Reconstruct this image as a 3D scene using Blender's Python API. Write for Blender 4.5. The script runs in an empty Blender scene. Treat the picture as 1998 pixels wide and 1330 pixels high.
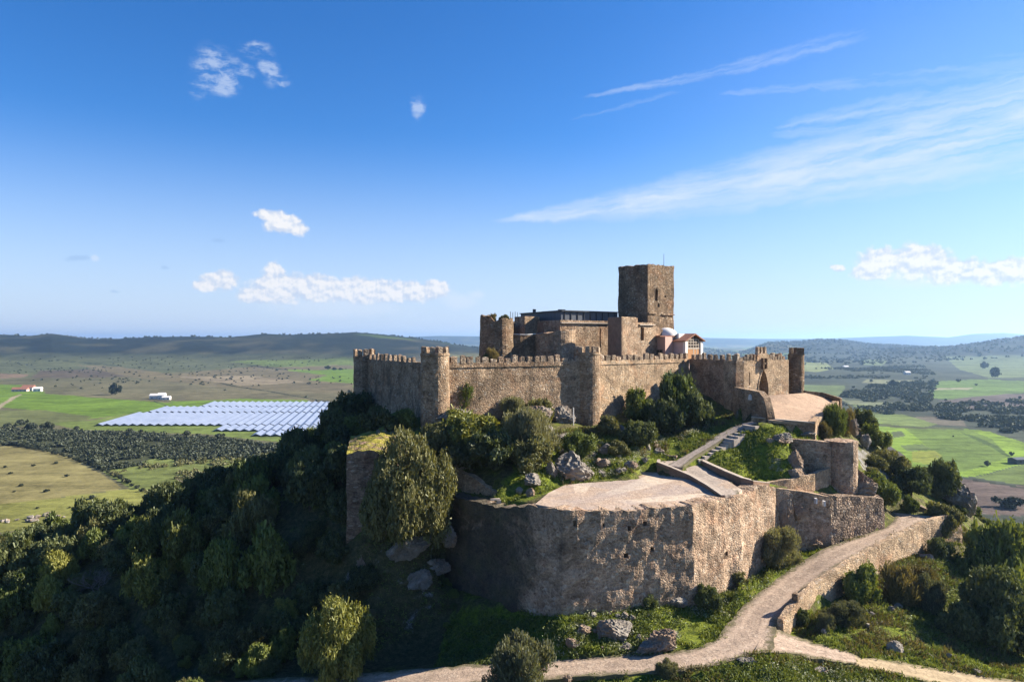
import bpy, math, random
import numpy as np
from mathutils import Vector, Matrix, noise as mnoise

random.seed(7)
rng = np.random.default_rng(11)
F, CX, CY = 1400.0, 999.0, 665.0          # focal length of the lens in photo pixels, optical centre
SUN_AZ, SUN_EL = math.radians(14.5), math.radians(30)   # sun: to the right, a little beyond the castle
C = bpy.context.scene.collection


def P(px, py, Y):
    return ((px - CX) * Y / F, Y, -(py - CY) * Y / F)


def PZ(px, py, Z):
    Y = -Z * F / (py - CY)
    return ((px - CX) * Y / F, Y, Z)


def X_at(px, Y):
    return (px - CX) * Y / F


# ------------------------------------------------------------------ object helpers
def tag(o, label=None, cat=None, group=None, kind=None):
    if label: o['label'] = label
    if cat: o['category'] = cat
    if group: o['group'] = group
    if kind: o['kind'] = kind
    return o


def thing(name, label, cat, loc, group=None, rz=0.0, scale=(1, 1, 1)):
    o = bpy.data.objects.new(name, None)
    C.objects.link(o)
    o.empty_display_size = 0.5
    o.location = loc
    o.rotation_euler = (0, 0, rz)
    o.scale = scale
    return tag(o, label, cat, group)


def mesh_data(name, V, Fc, mat=None, smooth=False, attr=None):
    me = bpy.data.meshes.new(name)
    if isinstance(Fc, np.ndarray):
        V = np.asarray(V, dtype=np.float32)
        n, k = Fc.shape
        me.vertices.add(len(V)); me.vertices.foreach_set('co', V.ravel())
        me.loops.add(n * k); me.loops.foreach_set('vertex_index', Fc.astype(np.int32).ravel())
        me.polygons.add(n)
        me.polygons.foreach_set('loop_start', np.arange(0, n * k, k, dtype=np.int32))
        me.polygons.foreach_set('loop_total', np.full(n, k, dtype=np.int32))
        me.update(calc_edges=True)
    else:
        me.from_pydata([tuple(map(float, v)) for v in V], [], Fc)
        me.update()
    if attr is not None:
        a = me.color_attributes.new('mask', 'FLOAT_COLOR', 'POINT')
        a.data.foreach_set('color', np.asarray(attr, dtype=np.float32).ravel())
    if smooth:
        me.polygons.foreach_set('use_smooth', np.ones(len(me.polygons), dtype=bool))
    if mat: me.materials.append(mat)
    return me


def put(name, me, parent=None):
    o = bpy.data.objects.new(name, me)
    C.objects.link(o)
    if parent is not None: o.parent = parent
    return o


def part(name, VF, mat, parent, smooth=False):
    """VF in world coordinates -> child mesh of an unrotated, unscaled thing"""
    V = np.asarray(VF[0], dtype=float) - np.array(parent.location)
    pr = parent
    while pr.parent is not None:
        pr = pr.parent
        V = V - np.array(pr.location)
    return put(name, mesh_data(name, V, VF[1], mat, smooth), parent)


def single(name, VF, mat, label, cat, group=None, kind=None, smooth=False, attr=None):
    V = np.asarray(VF[0], dtype=float)
    if kind == 'structure':
        org = np.zeros(3)
    else:
        org = np.array([V[:, 0].mean(), V[:, 1].mean(), V[:, 2].min()])
    o = put(name, mesh_data(name, V - org, VF[1], mat, smooth, attr))
    o.location = org
    return tag(o, label, cat, group, kind)


def merge(*parts):
    V, Fc = [], []
    for v, f in parts:
        b = len(V)
        V += [tuple(q) for q in v]
        Fc += [[i + b for i in ff] for ff in f]
    return V, Fc


# ------------------------------------------------------------------ numpy noise
def _h(ix, iy, s):
    h = (ix.astype(np.int64) * 374761393 + iy.astype(np.int64) * 668265263 + s * 1442695041) & 0x7fffffff
    h = ((h ^ (h >> 13)) * 1274126177) & 0x7fffffff
    return ((h ^ (h >> 16)) & 0xffff) / 65535.0


def vnoise(x, y, s=0):
    ix, iy = np.floor(x), np.floor(y)
    fx, fy = x - ix, y - iy
    fx, fy = fx * fx * (3 - 2 * fx), fy * fy * (3 - 2 * fy)
    a, b, c, d = _h(ix, iy, s), _h(ix + 1, iy, s), _h(ix, iy + 1, s), _h(ix + 1, iy + 1, s)
    return (a + (b - a) * fx) * (1 - fy) + (c + (d - c) * fx) * fy


def fbm(x, y, s=0, n=4):
    t, a, tot = 0, 1.0, 0
    for k in range(n):
        t = t + a * vnoise(x * 2 ** k + 17.3 * k, y * 2 ** k - 9.1 * k, s + k)
        tot += a
        a *= 0.5
    return t / tot


def in_poly(px, py, poly):
    r = np.zeros(px.shape, bool)
    n = len(poly)
    for i in range(n):
        x1, y1 = poly[i]; x2, y2 = poly[(i + 1) % n]
        if y1 == y2: continue
        c = ((y1 > py) != (y2 > py)) & (px < (x2 - x1) * (py - y1) / (y2 - y1) + x1)
        r ^= c
    return r


# ------------------------------------------------------------------ materials
def new_mat(name):
    m = bpy.data.materials.new(name)
    m.use_nodes = True
    nt = m.node_tree
    nt.nodes.clear()
    out = nt.nodes.new('ShaderNodeOutputMaterial')
    return m, nt, out


class N:
    """tiny node wiring helper"""
    def __init__(s, nt): s.nt = nt

    def n(s, t, ins=None, **kw):
        nd = s.nt.nodes.new(t)
        for k, v in kw.items(): setattr(nd, k, v)
        for k, v in (ins or {}).items():
            if hasattr(v, 'is_output') or isinstance(v, bpy.types.NodeSocket):
                s.nt.links.new(v, nd.inputs[k])
            else:
                nd.inputs[k].default_value = v
        return nd

    def m(s, op, a, b=0.0, c=0.0, clamp=False):
        nd = s.n('ShaderNodeMath', {0: a, 1: b, 2: c}, operation=op)
        nd.use_clamp = clamp
        return nd.outputs[0]

    def noise(s, vec, scale, detail=4, rough=0.55, dist=0.0):
        return s.n('ShaderNodeTexNoise', {'Vector': vec, 'Scale': scale, 'Detail': detail, 'Roughness': rough, 'Distortion': dist}).outputs['Fac']

    def vm(s, op, a, b=None, sc=None):
        ins = {0: a}
        if b is not None: ins[1] = b
        nd = s.n('ShaderNodeVectorMath', ins, operation=op)
        if sc is not None: nd.inputs['Scale'].default_value = sc
        return nd.outputs['Value' if op in ('LENGTH', 'DOT_PRODUCT', 'DISTANCE') else 'Vector']

    def mix(s, f, a, b, mode='MIX'):
        nd = s.nt.nodes.new('ShaderNodeMix')
        nd.data_type = 'RGBA'; nd.blend_type = mode
        for sock, v in ((nd.inputs[0], f), (nd.inputs[6], a), (nd.inputs[7], b)):
            if isinstance(v, bpy.types.NodeSocket): s.nt.links.new(v, sock)
            else: sock.default_value = v if not isinstance(v, tuple) or len(v) == 4 else (*v, 1)
        return nd.outputs[2]

    def ramp(s, f, stops):
        nd = s.n('ShaderNodeValToRGB', {0: f})
        cr = nd.color_ramp
        while len(cr.elements) < len(stops): cr.elements.new(0.5)
        for e, (p, c) in zip(cr.elements, stops):
            e.position = p
            e.color = (*c, 1) if isinstance(c, tuple) else (c, c, c, 1)
        return nd.outputs[0]

    def smooth(s, v, a, b, lo=0.0, hi=1.0):
        nd = s.n('ShaderNodeMapRange', {'Value': v, 'From Min': a, 'From Max': b, 'To Min': lo, 'To Max': hi}, interpolation_type='SMOOTHSTEP')
        return nd.outputs[0]

    def bump(s, h, strength, dist):
        return s.n('ShaderNodeBump', {'Height': h, 'Strength': strength, 'Distance': dist}).outputs[0]

    def bsdf(s, out, col, rough=0.9, normal=None, spec=0.2, **kw):
        ins = {'Base Color': col, 'Roughness': rough, 'Specular IOR Level': spec}
        if normal is not None: ins['Normal'] = normal
        ins.update(kw)
        b = s.n('ShaderNodeBsdfPrincipled', ins)
        s.nt.links.new(b.outputs[0], out.inputs[0])
        return b


def col4(c): return (*c, 1)


def stone_mat(name, tones, mortar, size=(0.42, 0.42, 0.24), stain=(0.10, 0.085, 0.07), stain_amt=0.55, pale=(0.5, 0.43, 0.34), bumpk=1.0, mort_w=0.10, moss=0.0, lichen_shade=0.0):
    mortar = tuple(0.9 * q * v for q, v in zip(mortar, (1.03, 0.99, 0.95))); pale = tuple(0.8 * q for q in pale); stain = tuple(0.85 * q for q in stain)
    m, nt, out = new_mat(name)
    g = N(nt)
    pos = g.n('ShaderNodeNewGeometry').outputs['Position']
    warp = g.n('ShaderNodeTexNoise', {'Vector': pos, 'Scale': 1.3, 'Detail': 2}).outputs['Color']
    wv = g.vm('SUBTRACT', warp, (0.5, 0.5, 0.5))
    wv = g.vm('SCALE', wv, sc=0.35)
    p2 = g.vm('ADD', pos, wv)
    sc = g.vm('MULTIPLY', p2, (1 / size[0], 1 / size[1], 1 / size[2]))
    vo = g.n('ShaderNodeTexVoronoi', {'Vector': sc, 'Scale': 1.0, 'Randomness': 0.9})
    ve = g.n('ShaderNodeTexVoronoi', {'Vector': sc, 'Scale': 1.0, 'Randomness': 0.9}, feature='DISTANCE_TO_EDGE')
    rnd = g.n('ShaderNodeSeparateColor', {0: vo.outputs['Color']}).outputs[0]
    st = [(i / (len(tones) - 1), t) for i, t in enumerate(tones)]
    c = g.ramp(rnd, st)
    rnd2 = g.n('ShaderNodeSeparateColor', {0: vo.outputs['Color']}).outputs[1]
    c = g.mix(g.m('MULTIPLY', g.smooth(rnd2, 0.86, 0.97), 0.75), c, pale)
    edge = g.smooth(ve.outputs['Distance'], 0.0, mort_w, 1.0, 0.0)
    big = g.noise(pos, 0.22, 5, 0.6, 0.6)
    mortf = g.m('MULTIPLY', edge, g.smooth(big, 0.35, 0.65, 0.55, 0.95))
    c = g.mix(mortf, c, mortar)
    # plaster-like worn zones where the joints fill the face
    big2 = g.noise(g.vm('ADD', pos, (31.0, 7.0, 3.0)), 0.16, 5, 0.62, 0.4)
    c = g.mix(g.smooth(big2, 0.52, 0.68, 0.0, 0.6), c, tuple(0.6 * a + 0.4 * b for a, b in zip(tones[len(tones) // 2], mortar)))
    # run-off stains, stretched down the wall
    run = g.noise(g.vm('MULTIPLY', pos, (0.5, 0.5, 0.1)), 1.0, 5, 0.65, 0.3)
    c = g.mix(g.smooth(run, 0.5, 0.72, 0.0, stain_amt), c, stain)
    tone = g.noise(g.vm('ADD', pos, (70.0, 20.0, 5.0)), 0.42, 6, 0.7, 0.7)
    tk = g.smooth(tone, 0.3, 0.7, 0.56, 1.36)
    c = g.mix(1.0, c, g.n('ShaderNodeCombineColor', {0: tk, 1: tk, 2: tk}).outputs[0], 'MULTIPLY')
    red = g.noise(g.vm('ADD', pos, (5.0, 90.0, 5.0)), 0.3, 4, 0.6, 0.5)
    c = g.mix(g.smooth(red, 0.5, 0.68, 0.0, 0.5), c, (1.1, 0.86, 0.74), 'MULTIPLY')
    fine = g.noise(pos, 5.0, 4, 0.6)
    c = g.mix(1.0, c, g.n('ShaderNodeCombineColor', {0: g.smooth(fine, 0.2, 0.8, 0.66, 1.3), 1: g.smooth(fine, 0.2, 0.8, 0.66, 1.28), 2: g.smooth(fine, 0.2, 0.8, 0.66, 1.24)}).outputs[0], 'MULTIPLY')
    if lichen_shade:  # dark lichen plus shade painted into the colour, stronger on the left facets
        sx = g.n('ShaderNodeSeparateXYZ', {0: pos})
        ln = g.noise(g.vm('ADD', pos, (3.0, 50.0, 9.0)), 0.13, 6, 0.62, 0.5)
        lf = g.smooth(g.m('ADD', ln, g.m('MULTIPLY', g.smooth(sx.outputs[0], -6.0, 8.0, 0.32, -0.10), 1.0)), 0.50, 0.68, 0.0, lichen_shade)
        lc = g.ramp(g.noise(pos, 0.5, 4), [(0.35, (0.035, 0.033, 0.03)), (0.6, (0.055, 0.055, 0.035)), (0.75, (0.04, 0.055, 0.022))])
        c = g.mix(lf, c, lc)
    if moss:
        nz = g.n('ShaderNodeSeparateXYZ', {0: g.n('ShaderNodeNewGeometry').outputs['Normal']}).outputs[2]
        mf = g.m('MULTIPLY', g.smooth(nz, 0.55, 0.8), g.smooth(g.noise(pos, 0.7, 4), 0.34, 0.55))
        mc = g.ramp(g.noise(pos, 1.8, 4), [(0.3, (0.10, 0.10, 0.02)), (0.6, (0.24, 0.21, 0.035)), (0.8, (0.30, 0.25, 0.08))])
        c = g.mix(g.m('MULTIPLY', mf, moss), c, mc)
    h = g.m('ADD', g.m('MULTIPLY', g.smooth(ve.outputs['Distance'], 0.0, 0.22), 0.7), g.m('MULTIPLY', fine, 0.5))
    h = g.m('ADD', h, g.m('MULTIPLY', rnd, 0.5))
    g.bsdf(out, c, 0.92, g.bump(h, 0.9 * bumpk, 0.09), 0.12)
    return m


def tones(lo, hi, k=1.0):
    """four stone tones between a dark and a pale one"""
    f = (0.0, 0.62, 0.33, 1.0)
    w = (1.13, 1.12, 1.12)
    return [tuple(k * q * (a + (c - a) * t) for a, c, q in zip(lo, hi, w)) for t in f]


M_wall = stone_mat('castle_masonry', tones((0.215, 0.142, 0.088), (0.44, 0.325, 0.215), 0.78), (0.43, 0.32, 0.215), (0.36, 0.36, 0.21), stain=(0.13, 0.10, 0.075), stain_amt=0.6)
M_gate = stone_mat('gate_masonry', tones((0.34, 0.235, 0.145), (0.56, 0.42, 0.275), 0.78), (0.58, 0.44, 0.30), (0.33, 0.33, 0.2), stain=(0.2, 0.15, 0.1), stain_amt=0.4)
M_inner = stone_mat('inner_ward_masonry', tones((0.24, 0.158, 0.10), (0.48, 0.36, 0.245), 0.78), (0.47, 0.35, 0.24), (0.38, 0.38, 0.21), stain=(0.13, 0.1, 0.075), stain_amt=0.55)
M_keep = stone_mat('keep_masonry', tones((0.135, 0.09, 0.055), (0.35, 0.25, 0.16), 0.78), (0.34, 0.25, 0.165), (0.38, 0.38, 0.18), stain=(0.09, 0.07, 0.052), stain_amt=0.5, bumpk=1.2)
M_bast = stone_mat('bastion_masonry', tones((0.225, 0.148, 0.098), (0.50, 0.38, 0.27), 0.78), (0.46, 0.34, 0.235), (0.40, 0.40, 0.27), stain=(0.105, 0.08, 0.06), stain_amt=0.42, bumpk=0.9, mort_w=0.12, lichen_shade=0.85)
M_rubble = stone_mat('rubble_masonry', tones((0.13, 0.092, 0.066), (0.48, 0.37, 0.275), 0.78), (0.14, 0.10, 0.072), (0.46, 0.46, 0.36), stain_amt=0.4, bumpk=1.4, mort_w=0.14)
M_moss = stone_mat('mossy_masonry', tones((0.15, 0.098, 0.068), (0.34, 0.24, 0.165), 0.78), (0.26, 0.185, 0.13), (0.6, 0.6, 0.18), stain_amt=0.6, moss=1.0)
M_cap = stone_mat('merlon_stone', tones((0.22, 0.165, 0.115), (0.46, 0.365, 0.265), 0.78), (0.42, 0.32, 0.23), (0.45, 0.45, 0.28), stain=(0.07, 0.058, 0.048), stain_amt=0.85)


def flat_mat(name, c, rough=0.8, var=0.15, scale=1.0, bump=0.2, spec=0.25, metallic=0.0, stretch=None):
    c = tuple(0.82 * q for q in c)
    m, nt, out = new_mat(name)
    g = N(nt)
    pos = g.n('ShaderNodeNewGeometry').outputs['Position']
    if stretch: pos = g.vm('MULTIPLY', pos, stretch)
    f = g.noise(pos, scale, 6, 0.65)
    f2 = g.noise(pos, scale * 7, 3, 0.6)
    f = g.m('ADD', g.m('MULTIPLY', f, 0.65), g.m('MULTIPLY', f2, 0.35))
    c1 = tuple(x * (1 - var * 2) for x in c); c2 = tuple(min(1, x * (1 + var * 2)) for x in c)
    g.bsdf(out, g.ramp(f, [(0.3, c1), (0.7, c2)]), rough, g.bump(f, bump, 0.05), spec, Metallic=metallic)
    return m


M_pink = flat_mat('pink_plaster', (0.50, 0.33, 0.27), 0.9, 0.07, 0.9, 0.2)
M_pink2 = flat_mat('pale_pink_plaster', (0.62, 0.47, 0.42), 0.9, 0.05, 0.9, 0.15)
M_white = flat_mat('white_plaster', (0.78, 0.74, 0.69), 0.9, 0.05, 1.2, 0.15)
M_roof = flat_mat('red_tile', (0.30, 0.14, 0.085), 0.85, 0.22, 2.5, 0.6)
M_dark = flat_mat('dark_opening', (0.05, 0.035, 0.025), 0.9, 0.2, 2.0, 0.2)
M_wood = flat_mat('orange_wood', (0.42, 0.20, 0.07), 0.6, 0.18, 3.0, 0.3, stretch=(4, 4, 0.4))
M_iron = flat_mat('dark_metal', (0.045, 0.05, 0.06), 0.5, 0.2, 3.0, 0.1, 0.4)
M_lead = flat_mat('dark_cladding', (0.06, 0.07, 0.09), 0.55, 0.25, 1.2, 0.2, 0.4, stretch=(3, 3, 0.3))
M_trim = flat_mat('pale_coping', (0.46, 0.38, 0.30), 0.9, 0.14, 2.0, 0.4)
M_step = flat_mat('step_stone', (0.50, 0.42, 0.34), 0.9, 0.12, 2.0, 0.4)
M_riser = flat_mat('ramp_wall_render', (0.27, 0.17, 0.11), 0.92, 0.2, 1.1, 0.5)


def path_mat(name, base, pebble, size=0.3, bumpd=0.03, rays=None):
    base = tuple(0.8 * q for q in base); pebble = tuple(0.8 * q for q in pebble)
    m, nt, out = new_mat(name)
    g = N(nt)
    pos = g.n('ShaderNodeNewGeometry').outputs['Position']
    vo = g.n('ShaderNodeTexVoronoi', {'Vector': pos, 'Scale': 1 / size})
    ve = g.n('ShaderNodeTexVoronoi', {'Vector': pos, 'Scale': 1 / size}, feature='DISTANCE_TO_EDGE')
    r = g.n('ShaderNodeSeparateColor', {0: vo.outputs['Color']}).outputs[0]
    f = g.noise(pos, 0.35, 6, 0.65, 0.5)
    fine = g.noise(pos, 3.2, 5, 0.7)
    c = g.ramp(f, [(0.28, tuple(x * 0.72 for x in base)), (0.5, base), (0.72, tuple(min(1, x * 1.22) for x in base))])
    c = g.mix(g.smooth(r, 0.6, 1.0, 0.0, 0.55), c, pebble)
    c = g.mix(g.smooth(ve.outputs['Distance'], 0.0, 0.12, 0.45, 0.0), c, tuple(x * 0.45 for x in base))
    c = g.mix(g.smooth(fine, 0.54, 0.70, 0.0, 0.7), c, tuple(x * 0.42 for x in base))
    mid = g.noise(pos, 1.1, 6, 0.7, 0.4)
    c = g.mix(g.smooth(mid, 0.5, 0.68, 0.0, 0.65), c, tuple(x * q for x, q in zip(base, (0.52, 0.54, 0.56))))
    if rays:
        # paving laid in pale rays about one point of the floor
        sx = g.n('ShaderNodeSeparateXYZ', {0: g.vm('SUBTRACT', pos, (rays[0], rays[1], 0))})
        an = g.m('ARCTAN2', sx.outputs[0], sx.outputs[1])
        rr = g.m('SQRT', g.m('ADD', g.m('MULTIPLY', sx.outputs[0], sx.outputs[0]), g.m('MULTIPLY', sx.outputs[1], sx.outputs[1])))
        st = g.smooth(g.m('SINE', g.m('MULTIPLY', an, 11.0)), 0.1, 0.5)
        st = g.m('MULTIPLY', st, g.m('MULTIPLY', g.smooth(rr, 3.5, 7.5), g.smooth(mid, 0.7, 0.4, 0.25, 0.85)))
        c = g.mix(g.m('MULTIPLY', st, 0.75), c, (0.56, 0.47, 0.36))
        cool = g.smooth(g.noise(pos, 0.16, 4, 0.6, 0.5), 0.46, 0.6)
        c = g.mix(g.m('MULTIPLY', cool, 0.45), c, (0.30, 0.255, 0.235))
        c = g.mix(g.smooth(mid, 0.64, 0.74, 0.0, 0.6), c, (0.10, 0.10, 0.045))
    ed = g.n('ShaderNodeAttribute', attribute_name='mask').outputs['Fac']
    ev = g.m('ADD', ed, g.m('MULTIPLY', g.m('SUBTRACT', mid, 0.5), 1.6))
    c = g.mix(g.smooth(ev, 0.42, 0.02, 0.0, 0.8), c, (0.085, 0.082, 0.035))
    rut = g.m('ABSOLUTE', g.m('SUBTRACT', ed, 0.55))
    c = g.mix(g.m('MULTIPLY', g.smooth(rut, 0.22, 0.02), g.smooth(mid, 0.35, 0.6, 0.1, 0.45)), c, tuple(min(1, x * 1.35) for x in base))
    g.bsdf(out, c, 0.95, g.bump(g.m('ADD', g.m('MULTIPLY', r, 0.5), g.m('ADD', fine, mid)), 0.9, bumpd), 0.1)
    return m


M_path = path_mat('cobbled_path', (0.48, 0.36, 0.265), (0.62, 0.49, 0.37), 0.42, 0.09)
M_terr = path_mat('cobbled_terrace', (0.49, 0.365, 0.27), (0.62, 0.49, 0.37), 0.34, 0.08, rays=(7.0, 76.5))
M_plaza = path_mat('plaza_earth', (0.50, 0.35, 0.24), (0.54, 0.40, 0.28), 0.35, 0.03)
M_sand = path_mat('sandy_track', (0.47, 0.36, 0.22), (0.52, 0.41, 0.27), 0.5, 0.03)
M_slab = path_mat('slab_ramp', (0.39, 0.32, 0.26), (0.45, 0.38, 0.31), 0.5, 0.02)


def hill_mat():
    m, nt, out = new_mat('hill_ground')
    g = N(nt)
    pos = g.n('ShaderNodeNewGeometry').outputs['Position']
    at = g.n('ShaderNodeAttribute', attribute_name='mask')
    sep = g.n('ShaderNodeSeparateColor', {0: at.outputs['Color']})
    lush, dirt, rock = sep.outputs[0], sep.outputs[1], sep.outputs[2]
    n1 = g.noise(pos, 0.35, 6, 0.65, 0.6)
    n2 = g.noise(pos, 1.7, 6, 0.7, 0.4)
    n3 = g.noise(pos, 7.0, 4, 0.65)
    gr = g.ramp(n2, [(0.25, (0.028, 0.04, 0.010)), (0.44, (0.088, 0.115, 0.015)), (0.60, (0.175, 0.205, 0.022)), (0.8, (0.24, 0.225, 0.05))])
    dry = g.ramp(n2, [(0.25, (0.035, 0.035, 0.017)), (0.5, (0.09, 0.082, 0.036)), (0.75, (0.18, 0.145, 0.075))])
    rk = g.ramp(n3, [(0.25, (0.09, 0.085, 0.08)), (0.6, (0.27, 0.25, 0.225)), (0.85, (0.42, 0.39, 0.35))])
    c = g.mix(g.smooth(g.m('ADD', lush, g.m('MULTIPLY', g.m('SUBTRACT', n1, 0.5), 1.3)), 0.3, 0.7), dry, gr)
    soil = g.ramp(n3, [(0.3, (0.12, 0.075, 0.045)), (0.7, (0.24, 0.165, 0.10))])
    c = g.mix(g.smooth(g.m('ADD', dirt, g.m('MULTIPLY', g.m('SUBTRACT', n2, 0.5), 1.2)), 0.45, 0.7), c, soil)
    c = g.mix(g.smooth(g.m('ADD', rock, g.m('MULTIPLY', g.m('SUBTRACT', n1, 0.5), 1.6)), 0.55, 0.72), c, rk)
    c = g.mix(1.0, c, g.n('ShaderNodeCombineColor', {0: g.smooth(n3, 0.2, 0.8, 0.6, 1.35), 1: g.smooth(n3, 0.2, 0.8, 0.6, 1.35), 2: g.smooth(n3, 0.2, 0.8, 0.6, 1.35)}).outputs[0], 'MULTIPLY')
    h = g.m('ADD', g.m('MULTIPLY', n2, 1.0), g.m('MULTIPLY', n3, 0.6))
    g.bsdf(out, c, 0.95, g.bump(h, 1.0, 0.28), 0.1)
    return m


def valley_mat():
    m, nt, out = new_mat('valley_fields')
    g = N(nt)
    pos = g.n('ShaderNodeNewGeometry').outputs['Position']
    at = g.n('ShaderNodeAttribute', attribute_name='mask')
    n1 = g.noise(pos, 0.012, 6, 0.65, 0.8)
    n2 = g.noise(pos, 0.09, 6, 0.72, 0.5)
    n3 = g.noise(pos, 0.5, 4, 0.7)
    ns = g.noise(g.vm('MULTIPLY', pos, (0.02, 0.11, 0.0)), 1.0, 5, 0.7, 0.3)
    v = g.m('ADD', g.m('ADD', g.m('MULTIPLY', n1, 0.8), g.m('MULTIPLY', n2, 0.9)), g.m('ADD', g.m('MULTIPLY', n3, 0.5), g.m('MULTIPLY', ns, 0.7)))
    k = g.smooth(v, 1.05, 1.85, 0.42, 1.6)
    c = g.mix(1.0, at.outputs['Color'], g.n('ShaderNodeCombineColor', {0: k, 1: k, 2: k}).outputs[0], 'MULTIPLY')
    g.bsdf(out, c, 0.95, g.bump(n3, 0.6, 0.5), 0.05)
    return m


def leaf_mat(name, c, var=0.35, trans=0.25):
    m, nt, out = new_mat(name)
    g = N(nt)
    geo = g.n('ShaderNodeNewGeometry')
    oi = g.n('ShaderNodeObjectInfo')
    r = g.m('ADD', g.m('MULTIPLY', geo.outputs['Random Per Island'], 0.55), g.m('MULTIPLY', g.noise(geo.outputs['Position'], 0.9, 3), 0.9))
    r = g.m('ADD', r, g.m('MULTIPLY', g.m('SUBTRACT', oi.outputs['Random'], 0.25), 0.6))
    lo = tuple(max(0.0, x * (1 - var * 1.35)) for x in c); hi = tuple(min(1, x * (1 + var * 1.5)) for x in c)
    hi = (hi[0] * 1.12, hi[1], hi[2] * 0.9)
    cc = g.ramp(r, [(0.35, lo), (0.75, c), (1.0, hi)])
    d = g.n('ShaderNodeBsdfDiffuse', {0: cc})
    t = g.n('ShaderNodeBsdfTranslucent', {0: g.mix(1.0, cc, (1.25, 1.2, 0.5), 'MULTIPLY')})
    gl = g.n('ShaderNodeBsdfGlossy', {0: (0.6, 0.65, 0.6, 1), 'Roughness': 0.55})
    mx = g.n('ShaderNodeMixShader', {0: trans, 1: d.outputs[0], 2: t.outputs[0]})
    mx2 = g.n('ShaderNodeMixShader', {0: 0.035, 1: mx.outputs[0], 2: gl.outputs[0]})
    nt.links.new(mx2.outputs[0], out.inputs[0])
    return m


L_olive = leaf_mat('olive_leaves', (0.099, 0.104, 0.044))
L_oak = leaf_mat('oak_leaves', (0.069, 0.087, 0.036))
L_light = leaf_mat('light_leaves', (0.142, 0.154, 0.040))
L_green = leaf_mat('green_leaves', (0.098, 0.126, 0.034))
L_grey = leaf_mat('grey_leaves', (0.121, 0.128, 0.077))
L_dry = leaf_mat('dry_grass', (0.120, 0.104, 0.048))
L_grass = leaf_mat('grass_blades', (0.100, 0.128, 0.028), 0.4)
L_pale = leaf_mat('pale_weed_leaves', (0.30, 0.31, 0.22), 0.3)
L_far = leaf_mat('far_leaves', (0.033, 0.042, 0.025), 0.3, 0.1)
M_bark = flat_mat('bark', (0.10, 0.075, 0.055), 0.9, 0.25, 4.0, 0.6)
M_twig = flat_mat('bare_twigs', (0.20, 0.165, 0.14), 0.9, 0.2, 3.0, 0.3)


def rock_mat():
    m, nt, out = new_mat('lichen_rock')
    g = N(nt)
    pos = g.n('ShaderNodeNewGeometry').outputs['Position']
    n1 = g.noise(pos, 0.9, 6, 0.65, 1.0)
    n2 = g.noise(pos, 4.0, 5, 0.7, 0.4)
    n0 = g.noise(pos, 0.25, 3)
    c = g.ramp(n1, [(0.25, (0.13, 0.11, 0.09)), (0.5, (0.26, 0.225, 0.185)), (0.72, (0.40, 0.36, 0.30))])
    c = g.mix(g.smooth(n0, 0.5, 0.62, 0.0, 0.6), c, (0.30, 0.18, 0.10))
    c = g.mix(g.smooth(n2, 0.58, 0.7, 0.0, 0.6), c, (0.42, 0.40, 0.34))
    c = g.mix(g.smooth(n2, 0.42, 0.3, 0.0, 0.7), c, (0.05, 0.048, 0.042))
    g.bsdf(out, c, 0.92, g.bump(g.m('ADD', n2, g.m('MULTIPLY', n1, 0.8)), 1.0, 0.3), 0.15)
    return m


M_rock = rock_mat()

# ------------------------------------------------------------------ terrain of the castle hill
# stations of the cobbled lower path: (far edge px, near edge px, height)
PATH = [((420, 1330), (420, 1440), -33.9), ((560, 1322), (560, 1390), -33.0), ((700, 1312), (700, 1356), -32.4), ((820, 1303), (820, 1345), -31.7),
        ((950, 1293), (950, 1333), -31.0), ((1090, 1284), (1090, 1322), -30.2), ((1240, 1275), (1250, 1313), -29.5), ((1330, 1269), (1345, 1305), -29.0),
        ((1388, 1250), (1425, 1290), -28.7), ((1420, 1216), (1500, 1264), -28.35), ((1448, 1182), (1514, 1218), -28.0),
        ((1490, 1146), (1540, 1186), -27.4), ((1540, 1110), (1575, 1148), -26.8), ((1620, 1064), (1648, 1098), -25.6), ((1726, 1029), (1742, 1047), -24.6),
        ((1745, 1008), (1800, 1019), -24.0), ((1738, 1000), (1835, 1007), -23.8)]
BRANCH = [((1500, 1216), (1470, 1272), -28.3), ((1535, 1233), (1500, 1272), -28.4), ((1580, 1250), (1560, 1277), -28.8), ((1640, 1266), (1640, 1293), -29.2), ((1668, 1278), (1672, 1292), -29.4)]
TRACK = [((1660, 1276), (1665, 1296), -29.5), ((1740, 1288), (1735, 1312), -29.9), ((1850, 1304), (1830, 1335), -30.6), ((1998, 1330), (1960, 1375), -31.8), ((2120, 1352), (2090, 1410), -33)]
RAMP = [((1408, 968), (1443, 962), -17.5), ((1378, 951), (1428, 941), -17.25), ((1345, 933), (1406, 926), -16.95), ((1308, 917), (1380, 912), -16.45), ((1282, 906), (1352, 901), -16.05), ((1283, 900), (1345, 896), -15.85)]
STRIP = [((1300, 908), (1330, 911), -16.02), ((1340, 886), (1358, 889), -15.1), ((1370, 868), (1390, 870), -14.2), ((1403, 846), (1428, 847), -12.95), ((1440, 828), (1463, 831), -11.9), ((1465, 822), (1480, 825), -11.4)]


EDGE = []


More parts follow.
